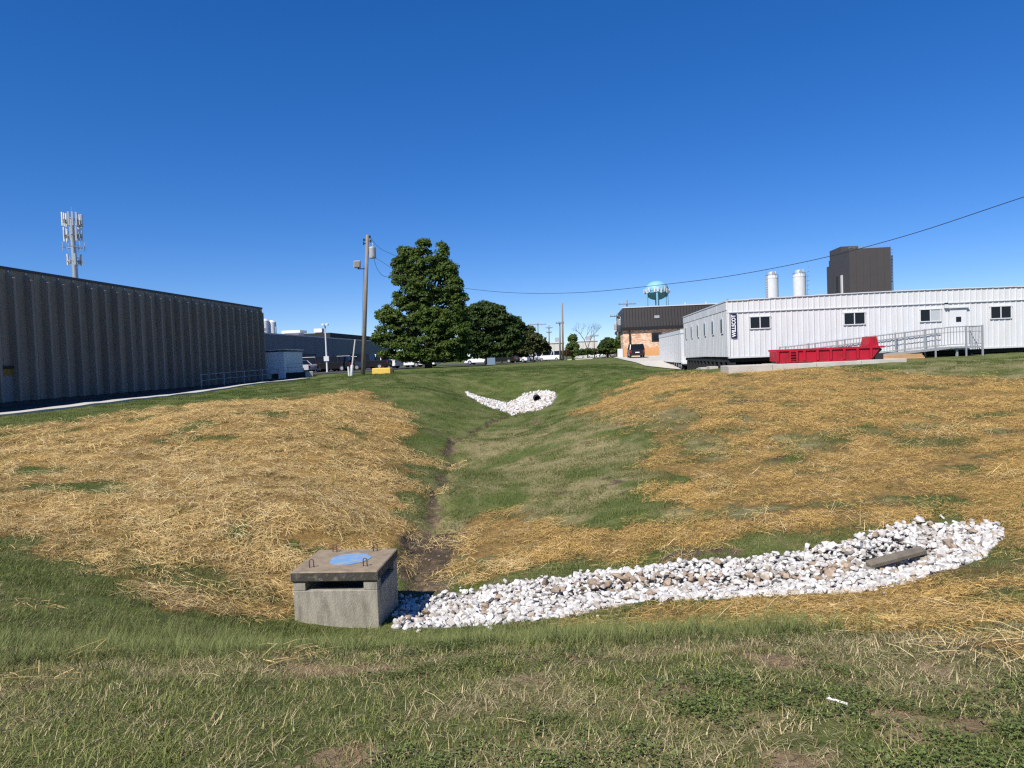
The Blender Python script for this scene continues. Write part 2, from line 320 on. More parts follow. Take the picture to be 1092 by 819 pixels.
def micro(x, y):
    n = (fbm(x, y, 1.1, 101) - .5) * .10 + (fbm(x, y, 4.0, 102) - .5) * .045
    # wheel rut along the near dry band, small erosion channel along the flow line
    rut = -.035 * np.exp(-((y - 4.75 - .12 * np.sin(x * 1.3)) / .22) ** 2)
    fl = seg_dist(x + (fbm(x, y, 1.7, 9) - .5) * .9, y, FLOW[0], False)
    ch = -.15 * _ss(.30, .05, fl) * (y > 13)
    back = _ss(.0, .5, sdist(x, y, BED_POLY)) * -.08
    pit = -.22 * _ss(.62, .38, np.hypot((x - 5.85) * .9, (y - 11.45) * 1.4))
    return pit + (n + rut) * np.clip(1 - (y - 40) / 40, .0, 1) + ch + back
def ground_z(x, y):
    x = np.asarray(x, float); y = np.asarray(y, float)
    near = (np.abs(x) < 60) & (y > -20) & (y < 90)
    return terrain(x, y) + np.where(near, micro(x, y), 0)

def axis(core0, core1, step, grow, end0, end1, cap):
    a = list(np.arange(core0, core1 + 1e-6, step)); s = step; v = a[-1]
    while v < end1: s = min(s * grow, cap(v)); v += s; a.append(v)
    s = step; v = a[0]; b = []
    while v > end0: s = min(s * grow, cap(v)); v -= s; b.append(v)
    return np.array(b[::-1] + a)
gx = axis(-8, 8.4, .085, 1.035, -4000, 4000, lambda v: .45 if abs(v) < 28 else 2.5 if abs(v) < 75 else 900)
gy = axis(2.4, 14, .085, 1.03, -2500, 6000, lambda v: .3 if 0 < v < 55 else 2.0 if -20 < v < 165 else 900)
GX, GY = np.meshgrid(gx, gy); nx, ny = len(gx), len(gy)
GZ = ground_z(GX.ravel(), GY.ravel())
idx = np.arange(nx * ny).reshape(ny, nx)
quads = np.stack([idx[:-1, :-1], idx[:-1, 1:], idx[1:, 1:], idx[1:, :-1]], -1).reshape(-1, 4)
me = bpy.data.meshes.new('ground')
me.vertices.add(nx * ny); me.vertices.foreach_set('co', np.c_[GX.ravel(), GY.ravel(), GZ].astype(np.float32).ravel())
me.loops.add(quads.size); me.loops.foreach_set('vertex_index', quads.ravel().astype(np.int32))
me.polygons.add(len(quads)); me.polygons.foreach_set('loop_start', np.arange(0, quads.size, 4, dtype=np.int32))
me.update(calc_edges=True); me.validate()
za = zones(GX.ravel(), GY.ravel())
ca = me.color_attributes.new('zone', 'FLOAT_COLOR', 'POINT')
ca.data.foreach_set('color', np.stack(za, -1).astype(np.float32).ravel())
me.shade_smooth()
print('ground', nx, ny, nx * ny)

def ground_material():
    m = bpy.data.materials.new('ground'); m.use_nodes = True; nt = m.node_tree; n = nt.nodes
    bs = n['Principled BSDF']; bs.inputs['Roughness'].default_value = .95; bs.inputs['Specular IOR Level'].default_value = .1
    geo = n.new('ShaderNodeNewGeometry'); at_ = n.new('ShaderNodeAttribute'); at_.attribute_name = 'zone'
    sep = n.new('ShaderNodeSeparateColor'); lk(nt, at_.outputs['Color'], sep.inputs[0])
    def noise(sc, det=5, rough=.6, stretch=None, rot=0):
        nz = n.new('ShaderNodeTexNoise'); nz.inputs['Scale'].default_value = sc; nz.inputs['Detail'].default_value = det; nz.inputs['Roughness'].default_value = rough
        src = geo.outputs['Position']
        if stretch:
            mp = n.new('ShaderNodeMapping'); mp.inputs['Scale'].default_value = stretch; mp.inputs['Rotation'].default_value = (0, 0, rot); lk(nt, src, mp.inputs[0]); src = mp.outputs[0]
        lk(nt, src, nz.inputs['Vector']); return nz.outputs[0]
    def rng(v, a, b, c=0., d=1.):
        q = n.new('ShaderNodeMapRange'); q.interpolation_type = 'SMOOTHSTEP'
        for k, t in zip((1, 2, 3, 4), (a, b, c, d)): q.inputs[k].default_value = t
        lk(nt, v, q.inputs[0]); return q.outputs[0]
    def mix(fac, a, b):
        q = n.new('ShaderNodeMix'); q.data_type = 'RGBA'
        if isinstance(fac, float): q.inputs[0].default_value = fac
        else: lk(nt, fac, q.inputs[0])
        for k, t in ((6, a), (7, b)):
            if isinstance(t, tuple): q.inputs[k].default_value = (*t, 1)
            else: lk(nt, t, q.inputs[k])
        return q.outputs[2]
    def math_(op, a, b, clamp=True):
        q = n.new('ShaderNodeMath'); q.operation = op; q.use_clamp = clamp
        for k, t in ((0, a), (1, b)):
            if isinstance(t, (int, float)): q.inputs[k].default_value = t
            else: lk(nt, t, q.inputs[k])
        return q.outputs[0]
    n_a = noise(.35); n_b = noise(3.2); n_c = noise(16, 6, .7); n_d = noise(60, 5, .75); n_f = noise(7, 6, .72)
    grass = mix(rng(n_a, .35, .65), (.066, .098, .020), (.098, .126, .032))
    grass = mix(rng(n_f, .42, .68), grass, (.052, .076, .018))
    grass = mix(rng(n_c, .5, .75), grass, (.150, .155, .055))
    dry = mix(rng(n_c, .35, .7), (.22, .175, .085), (.38, .31, .165))
    dryf = math_('MULTIPLY', sep.outputs[2], rng(n_c, .25, .6, .35, 1.))
    col = mix(dryf, grass, dry)
    # straw mulch: long fibres criss-crossing in a few directions
    s1 = noise(9, 4, .75, (1, 6, 1), .35); s2 = noise(10, 4, .75, (1, 6, 1), 1.35); s3 = noise(10, 4, .75, (1, 6, 1), -.5)
    fib = math_('MAXIMUM', math_('MAXIMUM', s1, s2), s3)
    straw = mix(rng(fib, .48, .72), (.17, .100, .034), (.58, .40, .150))
    straw = mix(rng(n_b, .45, .72), straw, (.44, .28, .095))
    straw = mix(rng(n_f, .50, .72, 0, .75), straw, (.17, .105, .042))
    straw = mix(rng(n_a, .45, .7, 0, .5), straw, (.55, .34, .095))
    strawf = rng(math_('ADD', sep.outputs[0], math_('MULTIPLY', math_('SUBTRACT', n_c, .5, False), 1.5, False), False), .22, .74)
    col = mix(strawf, col, straw)
    dirt = mix(rng(n_c, .35, .7), (.27, .185, .100), (.45, .33, .190))
    sx = n.new('ShaderNodeSeparateXYZ'); lk(nt, geo.outputs['Position'], sx.inputs[0])
    wet = math_('MULTIPLY', rng(sx.outputs[1], 8.0, 12.0, .25, .95), rng(n_b, .30, .55, .45, 1.))
    dirt = mix(wet, dirt, (.085, .066, .046))
    dirtf = rng(math_('ADD', sep.outputs[1], math_('MULTIPLY', math_('SUBTRACT', n_c, .5, False), .8, False), False), .3, .7)
    col = mix(dirtf, col, dirt)
    col = mix(at_.outputs['Alpha'], col, mix(rng(n_d, .4, .6), (.27, .25, .23), (.46, .44, .41)))
    lk(nt, col, bs.inputs['Base Color'])
    hgt0 = 0
    hgt = math_('ADD', math_('ADD', math_('MULTIPLY', n_c, 1.0, False), math_('MULTIPLY', n_d, .35, False), False), math_('MULTIPLY', math_('MULTIPLY', fib, 1.3, False), strawf, False), False)
    bp = n.new('ShaderNodeBump'); bp.inputs['Strength'].default_value = .8; bp.inputs['Distance'].default_value = .07
    lk(nt, hgt, bp.inputs['Height']); lk(nt, bp.outputs[0], bs.inputs['Normal'])
    return m
me.materials.append(ground_material())
ground = bpy.data.objects.new('ground', me); COL.objects.link(ground)
tag(ground, 'grassed and straw covered drainage basin with level ground around it', 'ground', kind='structure')

def drape(name, corners, m, lift, nu=8, nv=8, thick=0.0, kind='structure'):
    """a paved sheet over four plan corners, following the ground"""
    mb = MB(); (a, b, c, d) = [Vector((*p, 0)) for p in corners]
    us = np.linspace(0, 1, nu + 1); vs = np.linspace(0, 1, nv + 1); P = []
    for v in vs:
        for u in us:
            p = (a * (1 - u) + b * u) * (1 - v) + (d * (1 - u) + c * u) * v; P.append((p.x, p.y))
    P = np.array(P); z = ground_z(P[:, 0], P[:, 1]) + lift
    vv = [(p[0], p[1], q) for p, q in zip(P, z)]
    ff = [(j * (nu + 1) + i, j * (nu + 1) + i + 1, (j + 1) * (nu + 1) + i + 1, (j + 1) * (nu + 1) + i) for j in range(nv) for i in range(nu)]
    if thick:
        k = len(vv); vv += [(p[0], p[1], q - thick) for p, q in zip(P, z)]
        rim = [i for i in range(nu + 1)] + [(j + 1) * (nu + 1) + nu for j in range(nv)] + [nv * (nu + 1) + i for i in range(nu - 1, -1, -1)] + [j * (nu + 1) for j in range(nv - 1, 0, -1)]
        for i in range(len(rim)): a_, b_ = rim[i], rim[(i + 1) % len(rim)]; ff.append((a_, a_ + k, b_ + k, b_))
    mb._add(vv, ff)
    o = mb.build(name, m)
    tag(o, kind=kind); return o
# ------------------------------------------------------------------ materials of built things
M = {}
M['tee'] = mat('painted_tee_concrete', (.28, .235, .185), .75, (.215, .18, .145), 1.2, 1., .06, 30, stretch=(1, 1, .2), rand=.07)
M['tee_stain'] = mat('coping_metal', (.05, .05, .052), .5)
M['asphalt'] = mat('asphalt', (.052, .052, .054), .9, (.075, .073, .07), 2, .8, .3, 60)
M['concrete'] = mat('pale_concrete', (.50, .47, .42), .85, (.40, .37, .32), 1.5, .8, .3, 40)
M['walk'] = mat('walk_concrete', (.52, .49, .43), .85, (.44, .41, .35), 1.0, .8, .2, 40)
M['oldcon'] = mat('weathered_concrete', (.340, .315, .255), .9, (.17, .155, .120), 5, 1., .6, 55, lo=.42, hi=.74, stretch=(1.6, 1.6, .45))
M['lidcon'] = mat('stained_lid_concrete', (.310, .240, .160), .92, (.185, .145, .100), 5, .9, .6, 50)
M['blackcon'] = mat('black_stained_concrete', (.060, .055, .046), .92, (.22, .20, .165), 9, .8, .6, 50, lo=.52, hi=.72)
M['rust'] = mat('rusty_rebar', (.16, .075, .045), .8, (.08, .05, .04), 30, .8)
M['galv'] = mat('galvanised_steel', (.47, .48, .49), .45, (.36, .37, .38), 6, .7, metal=.6)
M['steelgrey'] = mat('grey_painted_steel', (.36, .37, .38), .55, metal=.2)
M['rampgrey'] = mat('ramp_grey_aluminium', (.33, .34, .35), .5, metal=.3)
M['white'] = mat('white_siding', (.63, .64, .65), .55, (.54, .535, .525), .8, .7, .05, 20, stretch=(3, 3, .5))
M['white2'] = mat('white_metal', (.64, .65, .66), .5, (.57, .57, .56), 1.2, .6)
M['shedw'] = mat('white_shed_paint', (.74, .75, .77), .6, (.68, .68, .70), 1, .6)
M['trim'] = mat('light_trim', (.56, .57, .58), .5)
M['dark'] = mat('dark_undercarriage', (.022, .022, .024), .8)
M['black'] = mat('black_rubber', (.02, .02, .02), .7)
M['glass'] = mat('dark_window_glass', (.010, .011, .014), .12, spec=.3)
M['blind'] = mat('pale_blind', (.42, .44, .46), .6)
M['red'] = mat('red_container_paint', (.40, .008, .026), .55, (.15, .018, .018), 2.5, .9, .1, 30, lo=.45, hi=.75, stretch=(1.5, 1.5, .6))
M['wood'] = mat('weathered_pole_wood', (.27, .225, .18), .9, (.17, .14, .115), 4, .9, .4, 20, stretch=(6, 6, .4))
M['lumber'] = mat('new_lumber', (.50, .30, .15), .8, (.42, .24, .11), 5, .8, rand=.15)
M['yellow'] = mat('yellow_painted_block', (.72, .50, .10), .75, (.62, .43, .10), 3, .8, .2, 30)
M['mansard'] = mat('dark_brown_metal_roof', (.022, .019, .019), .5, (.030, .027, .026), 2, .5)
M['fascia'] = mat('black_fascia', (.018, .017, .018), .5)
M['tan'] = mat('tan_brick_band', (.66, .34, .15), .85, (.60, .30, .13), .6, .7)
M['tower'] = mat('taupe_tower_panels', (.070, .061, .060), .6, (.060, .053, .052), .6, .6)
M['blue'] = mat('pale_blue_tank_paint', (.21, .44, .58), .45, (.18, .39, .53), .3, .6)
M['farwall'] = mat('grey_far_panels', (.20, .195, .185), .8, (.17, .165, .16), .4, .7)
M['farlow'] = mat('dark_far_panels', (.115, .115, .12), .8, (.10, .10, .10), .4, .7)
M['farroof'] = mat('pale_roof', (.62, .58, .52), .8)
M['navy'] = mat('navy_sign', (.012, .012, .05), .5)
M['signwhite'] = mat('sign_lettering', (.8, .8, .82), .5)
M['bluepaint'] = None
def brick_mat():
    m = bpy.data.materials.new('mottled_brick'); m.use_nodes = True; nt = m.node_tree; n = nt.nodes
    bs = n['Principled BSDF']; bs.inputs['Roughness'].default_value = .9
    tc = n.new('ShaderNodeTexCoord'); mp = n.new('ShaderNodeMapping'); mp.inputs['Rotation'].default_value = (R(90), 0, 0)
    lk(nt, tc.outputs['Object'], mp.inputs[0])
    b = n.new('ShaderNodeTexBrick'); b.inputs['Scale'].default_value = 1.6
    b.inputs['Color1'].default_value = (.78, .52, .36, 1); b.inputs['Color2'].default_value = (.45, .20, .10, 1); b.inputs['Mortar'].default_value = (.62, .48, .36, 1)
    b.inputs['Mortar Size'].default_value = .015; b.inputs['Bias'].default_value = -.1
    lk(nt, mp.outputs[0], b.inputs['Vector']); lk(nt, b.outputs[0], bs.inputs['Base Color'])
    return m
M['brick'] = brick_mat()
def blue_mat():
    m = bpy.data.materials.new('worn_blue_paint'); m.use_nodes = True; nt = m.node_tree; n = nt.nodes
    bs = n['Principled BSDF']; bs.inputs['Roughness'].default_value = .7
    tc = n.new('ShaderNodeTexCoord'); nz = n.new('ShaderNodeTexNoise'); nz.inputs['Scale'].default_value = 7; nz.inputs['Detail'].default_value = 8
    lk(nt, tc.outputs['Object'], nz.inputs['Vector'])
    mr = n.new('ShaderNodeMapRange'); mr.inputs[1].default_value = .46; mr.inputs[2].default_value = .64; lk(nt, nz.outputs[0], mr.inputs[0])
    mx = n.new('ShaderNodeMix'); mx.data_type = 'RGBA'; mx.inputs[6].default_value = (.14, .28, .48, 1); mx.inputs[7].default_value = (.30, .30, .30, 1)
    lk(nt, mr.outputs[0], mx.inputs[0]); lk(nt, mx.outputs[2], bs.inputs['Base Color']); return m
M['bluepaint'] = blue_mat()

def plane_x(o, px, yl):
    """local x where photo column px meets the vertical plane local y = yl of an aligned thing"""
    c, s_ = math.cos(o.rotation_euler.z), math.sin(o.rotation_euler.z)
    d = at(px, 380, 10) - EYE
    # local = R^-1 (p - loc)
    ly0 = -(EYE.x - o.location.x) * s_ + (EYE.y - o.location.y) * c; ld = -d.x * s_ + d.y * c
    t = (yl - ly0) / ld
    p = EYE + d * t
    return (p.x - o.location.x) * c + (p.y - o.location.y) * s_

# ------------------------------------------------------------------ warehouse of ribbed concrete panels (left)
B = at(283, 405, 68)
wh = thing('panel_warehouse', 'long windowless grey warehouse of ribbed concrete panels beside the straw bank', 'warehouse', (B.x, B.y, .5), -R(4.1))
H = 6.55
def tee_panel():
    mb = MB()
    mb.box(-.16, 0, .008, 2.432, 0, H)
    for yc in (.61, 1.83):
        d, w0, w1, zt = .36, .125, .085, H - .42
        vs = [(.0, yc - w0, 0), (d, yc - w1, 0), (d, yc + w1, 0), (0, yc + w0, 0), (0, yc - w0, zt + .24), (d, yc - w1, zt), (d, yc + w1, zt), (0, yc + w0, zt + .24)]
        vs = [(x + .002, y, z) for x, y, z in vs]
        mb._add(vs, [(0, 3, 2, 1), (4, 5, 6, 7), (0, 1, 5, 4), (1, 2, 6, 5), (2, 3, 7, 6), (3, 0, 4, 7)])
    return mb.mesh('wall_panel', M['tee'])
pm = tee_panel()
NP = 19
for i in range(NP):
    o = bpy.data.objects.new('wall_panel', pm); COL.objects.link(o); o.parent = wh; o.location = (0, -2.44 * (i + 1), 0)
MB().box(-34, -.17, -2.44 * NP, -.02, -.6, H - .12).build('wall_core', M['tee'], wh)
MB().box(-.30, .06, -2.44 * NP - .02, .04, H, H + .13).build('coping', M['tee_stain'], wh)
MB().box(-.15, .012, -2.44 * NP, -.02, -.6, -.005).build('plinth', M['asphalt'], wh)
for i in range(NP * 2):
    y = -.61 - 1.22 * i
    MB().box(.004, .07, y - .05, y + .05, H - .14, H - .05).build('stem_top_glint', M['galv'], wh)  # pale bits added to stand in for sunlight on the rib tops
dy = -31.55
dr = MB().box(.01, .07, dy - .47, dy + .47, .0, 1.62).build('door', mat('grey_door', (.20, .205, .21), .6), wh)
MB().box(.075, .11, dy - .47, dy + .47, 1.30, 1.62).build('transom', mat('ochre_panel', (.22, .13, .02), .6), dr)
fb = MB()
for s_ in (-1, 1): fb.box(.012, .14, dy + s_ * .55 - .07, dy + s_ * .55 + .07, 0, 1.75)
fb.box(.012, .14, dy - .62, dy + .62, 1.63, 1.76); fb.build('door_frame', M['black'], dr)
for yv, zv in ((-10.3, 3.7), (-10.3, 1.1), (-9.2, .75)): MB().box(.004, .07, yv - .09, yv + .09, zv, zv + .2).build('wall_box', M['black'], wh)
# apron, walk
def wl(x, y):
    c, s_ = math.cos(wh.rotation_euler.z), math.sin(wh.rotation_euler.z)
    return (B.x + x * c - y * s_, B.y + x * s_ + y * c)
drape('pavement_apron', [wl(.0, -46), wl(3.9, -46), wl(3.9, -.5), wl(.0, -.5)], M['asphalt'], .035, 4, 30)
drape('sidewalk', [wl(3.92, -46), wl(5.3, -46), wl(4.7, -1.5), wl(3.92, -1.5)], M['walk'], .09, 2, 40, .15)
# pipe rail beside the warehouse
def pipe_rail(name, label, pts, h, rails, mat_, r=.03):
    t = thing(name, label, 'railing', (pts[0][0], pts[0][1], G(*pts[0])))
    P = [Vector((x, y, G(x, y))) - t.location for x, y in pts]
    for p in P: MB().tube([p - Vector((0, 0, .2)), p + Vector((0, 0, h))], r * 1.3, 8).build('post', mat_, t)
    for k in rails: MB().tube([p + Vector((0, 0, k)) for p in P], r, 8).build('rail', mat_, t)
    return t
pipe_rail('pipe_railing', 'low grey steel pipe railing along the far end of the ribbed warehouse', [wl(1.5, y) for y in (-15, -11.4, -7.8, -4.2, -.6)], 1.0, (.55, .97), M['rampgrey'], .03)

# ------------------------------------------------------------------ white shed and low barrier behind the warehouse corner
p = at(304, 396, 69.4)
sh = thing('storage_shed', 'plain white storage shed in the shade behind the ribbed warehouse', 'shed', (p.x - 3.9, 69.4, G(p.x, 69.4) - .05), -R(2))
for i in range(4): MB().box(i * .975 + .004, i * .975 + .971, 0, .05, 0, 2.55).build('wall_panel', M['shedw'], sh)
MB().box(0.01, 3.89, .055, 5.5, 0, 2.53).build('wall', M['shedw'], sh)
MB().prism([(-.1, 2.55), (4.02, 2.72), (4.02, 2.80), (-.1, 2.63)], -.12, 5.6).build('roof', M['trim'], sh)
b0 = at(291, 400, 69.0); b1 = at(334, 400, 71.0)
bar_ = thing('low_barrier_wall', 'low dark barrier wall with a pale concrete end beside the white shed', 'wall', (b0.x, b0.y, G(b0.x, b0.y) - .1), math.atan2(b1.y - b0.y, b1.x - b0.x))
Lb = math.hypot(b1.x - b0.x, b1.y - b0.y)
MB().box(0, Lb * .8, 0, .3, 0, .62).build('wall_section', M['dark'], bar_)
MB().box(Lb * .8 + .02, Lb, 0, .45, 0, .66).build('end_block', M['concrete'], bar_, bevel=.03)
pipe_rail('pipe_railing', 'thin pipe railing on the low wall before the white shed', [(b0.x + (b1.x - b0.x) * t, b0.y + .4 + (b1.y - b0.y) * t) for t in (0, .35, .7)], 1.35, (1.0, 1.32), M['galv'], .02)

# ------------------------------------------------------------------ long grey plant building far left
q0 = at(262, 392, 104); q1 = at(420, 384, 190)
fw = thing('plant_building', 'long low grey industrial building with rooftop vents behind the parked vehicles', 'building', (q0.x, q0.y, .4), math.atan2(q1.y - q0.y, q1.x - q0.x) - PI / 2)
LF = math.hypot(q1.x - q0.x, q1.y - q0.y)
nfp = 9; wp = LF / nfp
for i in range(nfp):
    low = 2.5 if i % 3 != 2 else 3.3
    MB().box(-.2, 0, i * wp + .02, (i + 1) * wp - .06, low + .03, 6.3).build('wall_panel', M['farwall'], fw)
    MB().box(-.2, -.02, i * wp + .02, (i + 1) * wp - .06, -.5, low - .04).build('lower_panel', M['farlow'], fw)
MB().box(-40, -.22, 0, LF, -.5, 6.2).build('wall', M['dark'], fw)
MB().box(-40.2, .12, -.1, LF + .1, 6.3, 6.5).build('roof_edge', M['farroof'], fw)
MB().box(-40, -.6, LF * .45, LF, 6.5, 7.5).build('upper_roof', M['dark'], fw)
MB().box(.0, .08, LF * .74, LF * .80, -.4, 3.4).build('door', mat('blue_roller_door', (.03, .06, .20), .6), fw)
for k, (yy, xx, w, h) in enumerate(((LF * .14, -4, 2.4, 1.0), (LF * .34, -4, 2.6, 1.2), (LF * .30, -9, 1.6, 1.0), (LF * .46, -3, 1.2, 1.9), (LF * .11, -8, 3.2, .9))):
    v = MB().box(xx - w / 2, xx + w / 2, yy - w / 2, yy + w / 2, 6.5, 6.5 + h * .6).build('roof_vent', M['steelgrey'], fw)
    MB().box(xx - w * .65, xx + w * .65, yy - w * .65, yy + w * .65, 6.505 + h * .6, 6.5 + h).build('vent_cap', M['white2'], v)

# ------------------------------------------------------------------ main modular office building (right)
TH = -R(5.5)
O = at(777, 380, 42)
TB = 1.28                                   # underside of the cabins
mo = thing('modular_office', 'long white modular office with ribbed siding and dark slider windows', 'building', (O.x, O.y, 0), TH)
L, D, HT = 19.0, 18.0, 3.12
def sheet(w, h, n):
    """ribbed metal sheet in the x-z plane, ribs toward -y"""
    mb = MB(); poly = [(0, .03)]; step = w / n
    prof = []
    for i in range(n):
        x = i * step
        prof += [(x + .004 if i == 0 else x, 0), (x + step * .72, 0), (x + step * .78, -.028), (x + step * .93, -.028)]
    prof += [(w - .004, 0)]
    full = prof + [(w - .004, .03), (.004, .03)]
    return mb.prism(full, 0, h, axis='z')
ns = 16; sw = L / ns
low_h, fas_h = 2.48, .60
sm = sheet(sw, low_h, 4).mesh('siding_sheet', M['white'])
fm = sheet(sw, fas_h, 4).mesh('fascia_sheet', M['white'])
def crown(x): return .13 * math.sin(PI * min(1, max(0, x / L)) ) ** .8
for i in range(ns):
    o = bpy.data.objects.new('siding_sheet', sm); COL.objects.link(o); o.parent = mo; o.location = (i * sw, 0, TB)
    o = bpy.data.objects.new('fascia_sheet', fm); COL.objects.link(o); o.parent = mo; o.location = (i * sw, -.02, TB + low_h + .045)
    o.scale = (1, 1, 1 + (crown((i + .5) * sw)) / fas_h)
tb = MB(); tb.box(-.02, L, -.07, 0, TB + low_h + .002, TB + low_h + .043); tb.build('trim_strip', M['trim'], mo)
for i in range(ns):
    z = TB + low_h + .047 + fas_h + crown((i + .5) * sw)
    MB().box(i * sw - .0, (i + 1) * sw - .004, -.09, .35, z, z + .05).build('roof_edge', M['trim'], mo)
MB().box(0, .09, -.055, -.03, TB, TB + low_h).build('corner_trim', M['white2'], mo)
MB().box(-.0, L, -.04, .3, TB - .09, TB - .003).build('floor_frame', M['trim'], mo)
# end wall: six cabins side by side
cw = D / 6
for k in range(6):
    y0 = k * cw
    mb = MB(); zs = TB + 0
    mb.box(-.04, .0, y0 + .03, y0 + cw - .03, TB, TB + 2.62)
    mb.box(-.055, -.041, y0 + cw * .5 - .02, y0 + cw * .5 + .02, TB, TB + 2.62)
    for j in range(1, 6):
        if j != 3: mb.box(-.05, -.041, y0 + cw * j / 6 - .012, y0 + cw * j / 6 + .012, TB, TB + 2.62)
    mb.build('end_panel', M['white'], mo)
    MB().box(-.06, 0, y0 + .05, y0 + cw - .05, TB + 2.64, TB + 3.12).build('end_fascia', M['white'], mo)
    MB().box(-.085, .3, y0 + .02, y0 + cw - .02, TB + 3.122, TB + 3.19).build('end_roof_edge', M['trim'], mo)
    w = MB().box(-.09, -.056, y0 + 1.12, y0 + 1.78, TB + 1.35, TB + 2.25).build('window', M['trim'], mo)
    MB().box(-.098, -.091, y0 + 1.19, y0 + 1.71, TB + 1.42, TB + 2.18).build('pane', M['glass'], w)
MB().box(.005, L, .035, D, TB - .02, TB + HT - .04).build('wall_core', M['white2'], mo)
MB().prism([(-.02, TB + HT - .02), (L * .5, TB + HT + .12), (L, TB + HT - .02)], .36, D).build('roof', M['steelgrey'], mo)
for k in range(3):
    y0 = 3 + k * 5.5
    MB().tube([(.6 + .2 * k, y0, TB + 3.1), (.6 + .2 * k, y0, TB + 3.42)], .08, 8).build('roof_vent', M['black'], mo)
# undercarriage and blocking piers
MB().box(.05, L, .25, D - .1, TB - .32, TB - .1).build('chassis', M['dark'], mo)
def lz(o, x, y, dz=0):
    c, s_ = math.cos(o.rotation_euler.z), math.sin(o.rotation_euler.z)
    return G(o.location.x + x * c - y * s_, o.location.y + x * s_ + y * c) - o.location.z + dz
for yy in list(np.arange(.35, D, 1.5)):
    for xx in (0.22, 2.6, 5.2, 7.8, 10.4, 13.0, 15.6):
        if xx > 3 and yy > 2: continue
        z0 = lz(mo, xx, yy, -.15)
        if TB - .33 - z0 > .05: MB().box(xx - .2, xx + .2, yy - .2, yy + .2, z0, TB - .325).build('pier', M['dark'], mo)
for (xx, yy) in ((-.35, 3.4), (-.4, 6.4), (-.2, 8.6)):
    z0 = lz(mo, xx, yy, -.05); MB().box(xx - .25, xx + .25, yy - .6, yy + .6, z0, z0 + .22).build('blocking', M['concrete'], mo)
# windows of the long wall
def slider(par, x0, x1, z0, z1, name='window', open_=False, face=-.035):
    f = MB()
    f.box(x0 - .07, x1 + .07, face - .05, face + .03, z1, z1 + .06); f.box(x0 - .05, x1 + .05, face - .04, face + .03, z0 - .05, z0)
    f.box(x0 - .05, x0, face - .04, face + .03, z0, z1); f.box(x1, x1 + .05, face - .04, face + .03, z0, z1)
    xm = (x0 + x1) / 2; f.box(xm - .025, xm + .025, face - .035, face + .03, z0, z1)
    w = f.build(name, M['white2'], par)
    for a, b, k in ((x0, xm - .025, 0), (xm + .025, x1, 1)):
        MB().box(a + .002, b - .002, face - .015, face + .02, z0 + .002, z1 - .002).build('pane', M['blind'] if (open_ and k == 1) else M['glass'], w)
    return w
for (a, b), op in zip(((801, 821.5), (901, 922.5), (982, 1003), (1057, 1078)), (0, 0, 1, 0)):
    w = slider(mo, plane_x(mo, a, 0), plane_x(mo, b, 0), TB + 1.56, TB + 2.18, open_=op)
x0, x1 = plane_x(mo, 1013, 0), plane_x(mo, 1031, 0)
dr = MB().box(x0, x1, -.07, -.03, TB + .08, TB + 2.16).build('door', M['white2'], mo)
MB().box(x0 + .32, x0 + .58, -.09, -.072, TB + 1.45, TB + 1.72).build('window', M['glass'], dr)
MB().box(x1 - .14, x1 - .06, -.13, -.072, TB + 1.0, TB + 1.06).build('handle', M['galv'], dr)
MB().box(x0 - .1, x1 + .1, -.16, -.03, TB + 2.2, TB + 2.25).build('canopy', M['trim'], dr)
lp = MB().box(x0 - .28, x0 - .1, -.16, -.03, TB + 2.22, TB + 2.42).build('wall_lamp', M['white2'], mo)
MB().box(x0 - .27, x0 - .11, -.15, -.05, TB + 2.425, TB + 2.52).build('lamp_cap', M['dark'], lp)
# sign
sg = MB().box(.16, .49, -.075, -.035, TB + 1.05, TB + 2.42).build('sign', M['navy'], mo)
def lettering(txt, size, loc, rot, m, parent, ext=.004, name='lettering', off=.0, width=None):
    cu = bpy.data.curves.new('lettering', 'FONT'); cu.body = txt; cu.size = size; cu.extrude = ext; cu.offset = off
    cu.align_x = 'CENTER'; cu.align_y = 'CENTER'
    tmp = bpy.data.objects.new('tmp_text', cu); COL.objects.link(tmp)
    bpy.context.view_layer.update()
    me_ = bpy.data.meshes.new_from_object(tmp.evaluated_get(bpy.context.evaluated_depsgraph_get())); bpy.data.objects.remove(tmp)
    o = bpy.data.objects.new(name, me_); me_.materials.clear(); me_.materials.append(m); COL.objects.link(o)
    o.parent = parent; o.location = loc; o.rotation_euler = rot
    if width: o.scale = (width / o.dimensions.x if o.dimensions.x else 1,) * 1 + (1, 1)
    return o
lt = lettering('WILLSCOT', .30, (.325, -.081, TB + 1.735), (R(90), R(-90), 0), M['signwhite'], sg, off=.008)
bpy.context.view_layer.update()
ex = max(v.co.x for v in lt.data.vertices) - min(v.co.x for v in lt.data.vertices); lt.scale = (1.26 / ex, 1.0, 1)

# second, smaller office trailer behind it
O2 = at(727, 387, 64)
ot = thing('office_trailer', 'smaller white office trailer on wheels standing behind the long modular office', 'trailer', (O2.x, O2.y, 0), TH)
z2 = .70; L2, W2, H2 = 18.0, 3.0, 2.95
for i in range(12):
    mb = MB().box(-.03, 0, i * 1.5 + .02, i * 1.5 + 1.48, z2, z2 + 2.5)
    for j in (1, 2): mb.box(-.042, -.031, i * 1.5 + .5 * j - .012, i * 1.5 + .5 * j + .012, z2, z2 + 2.5)
    mb.build('siding_sheet', M['white'], ot)
    MB().box(-.05, 0, i * 1.5 + .02, i * 1.5 + 1.48, z2 + 2.53, z2 + H2).build('fascia_sheet', M['white'], ot)
MB().box(.004, W2, .03, L2, z2, z2 + H2 - .03).build('wall_core', M['white2'], ot)
sm2 = sheet(1.0, 2.5, 4).mesh('end_sheet', M['white'])
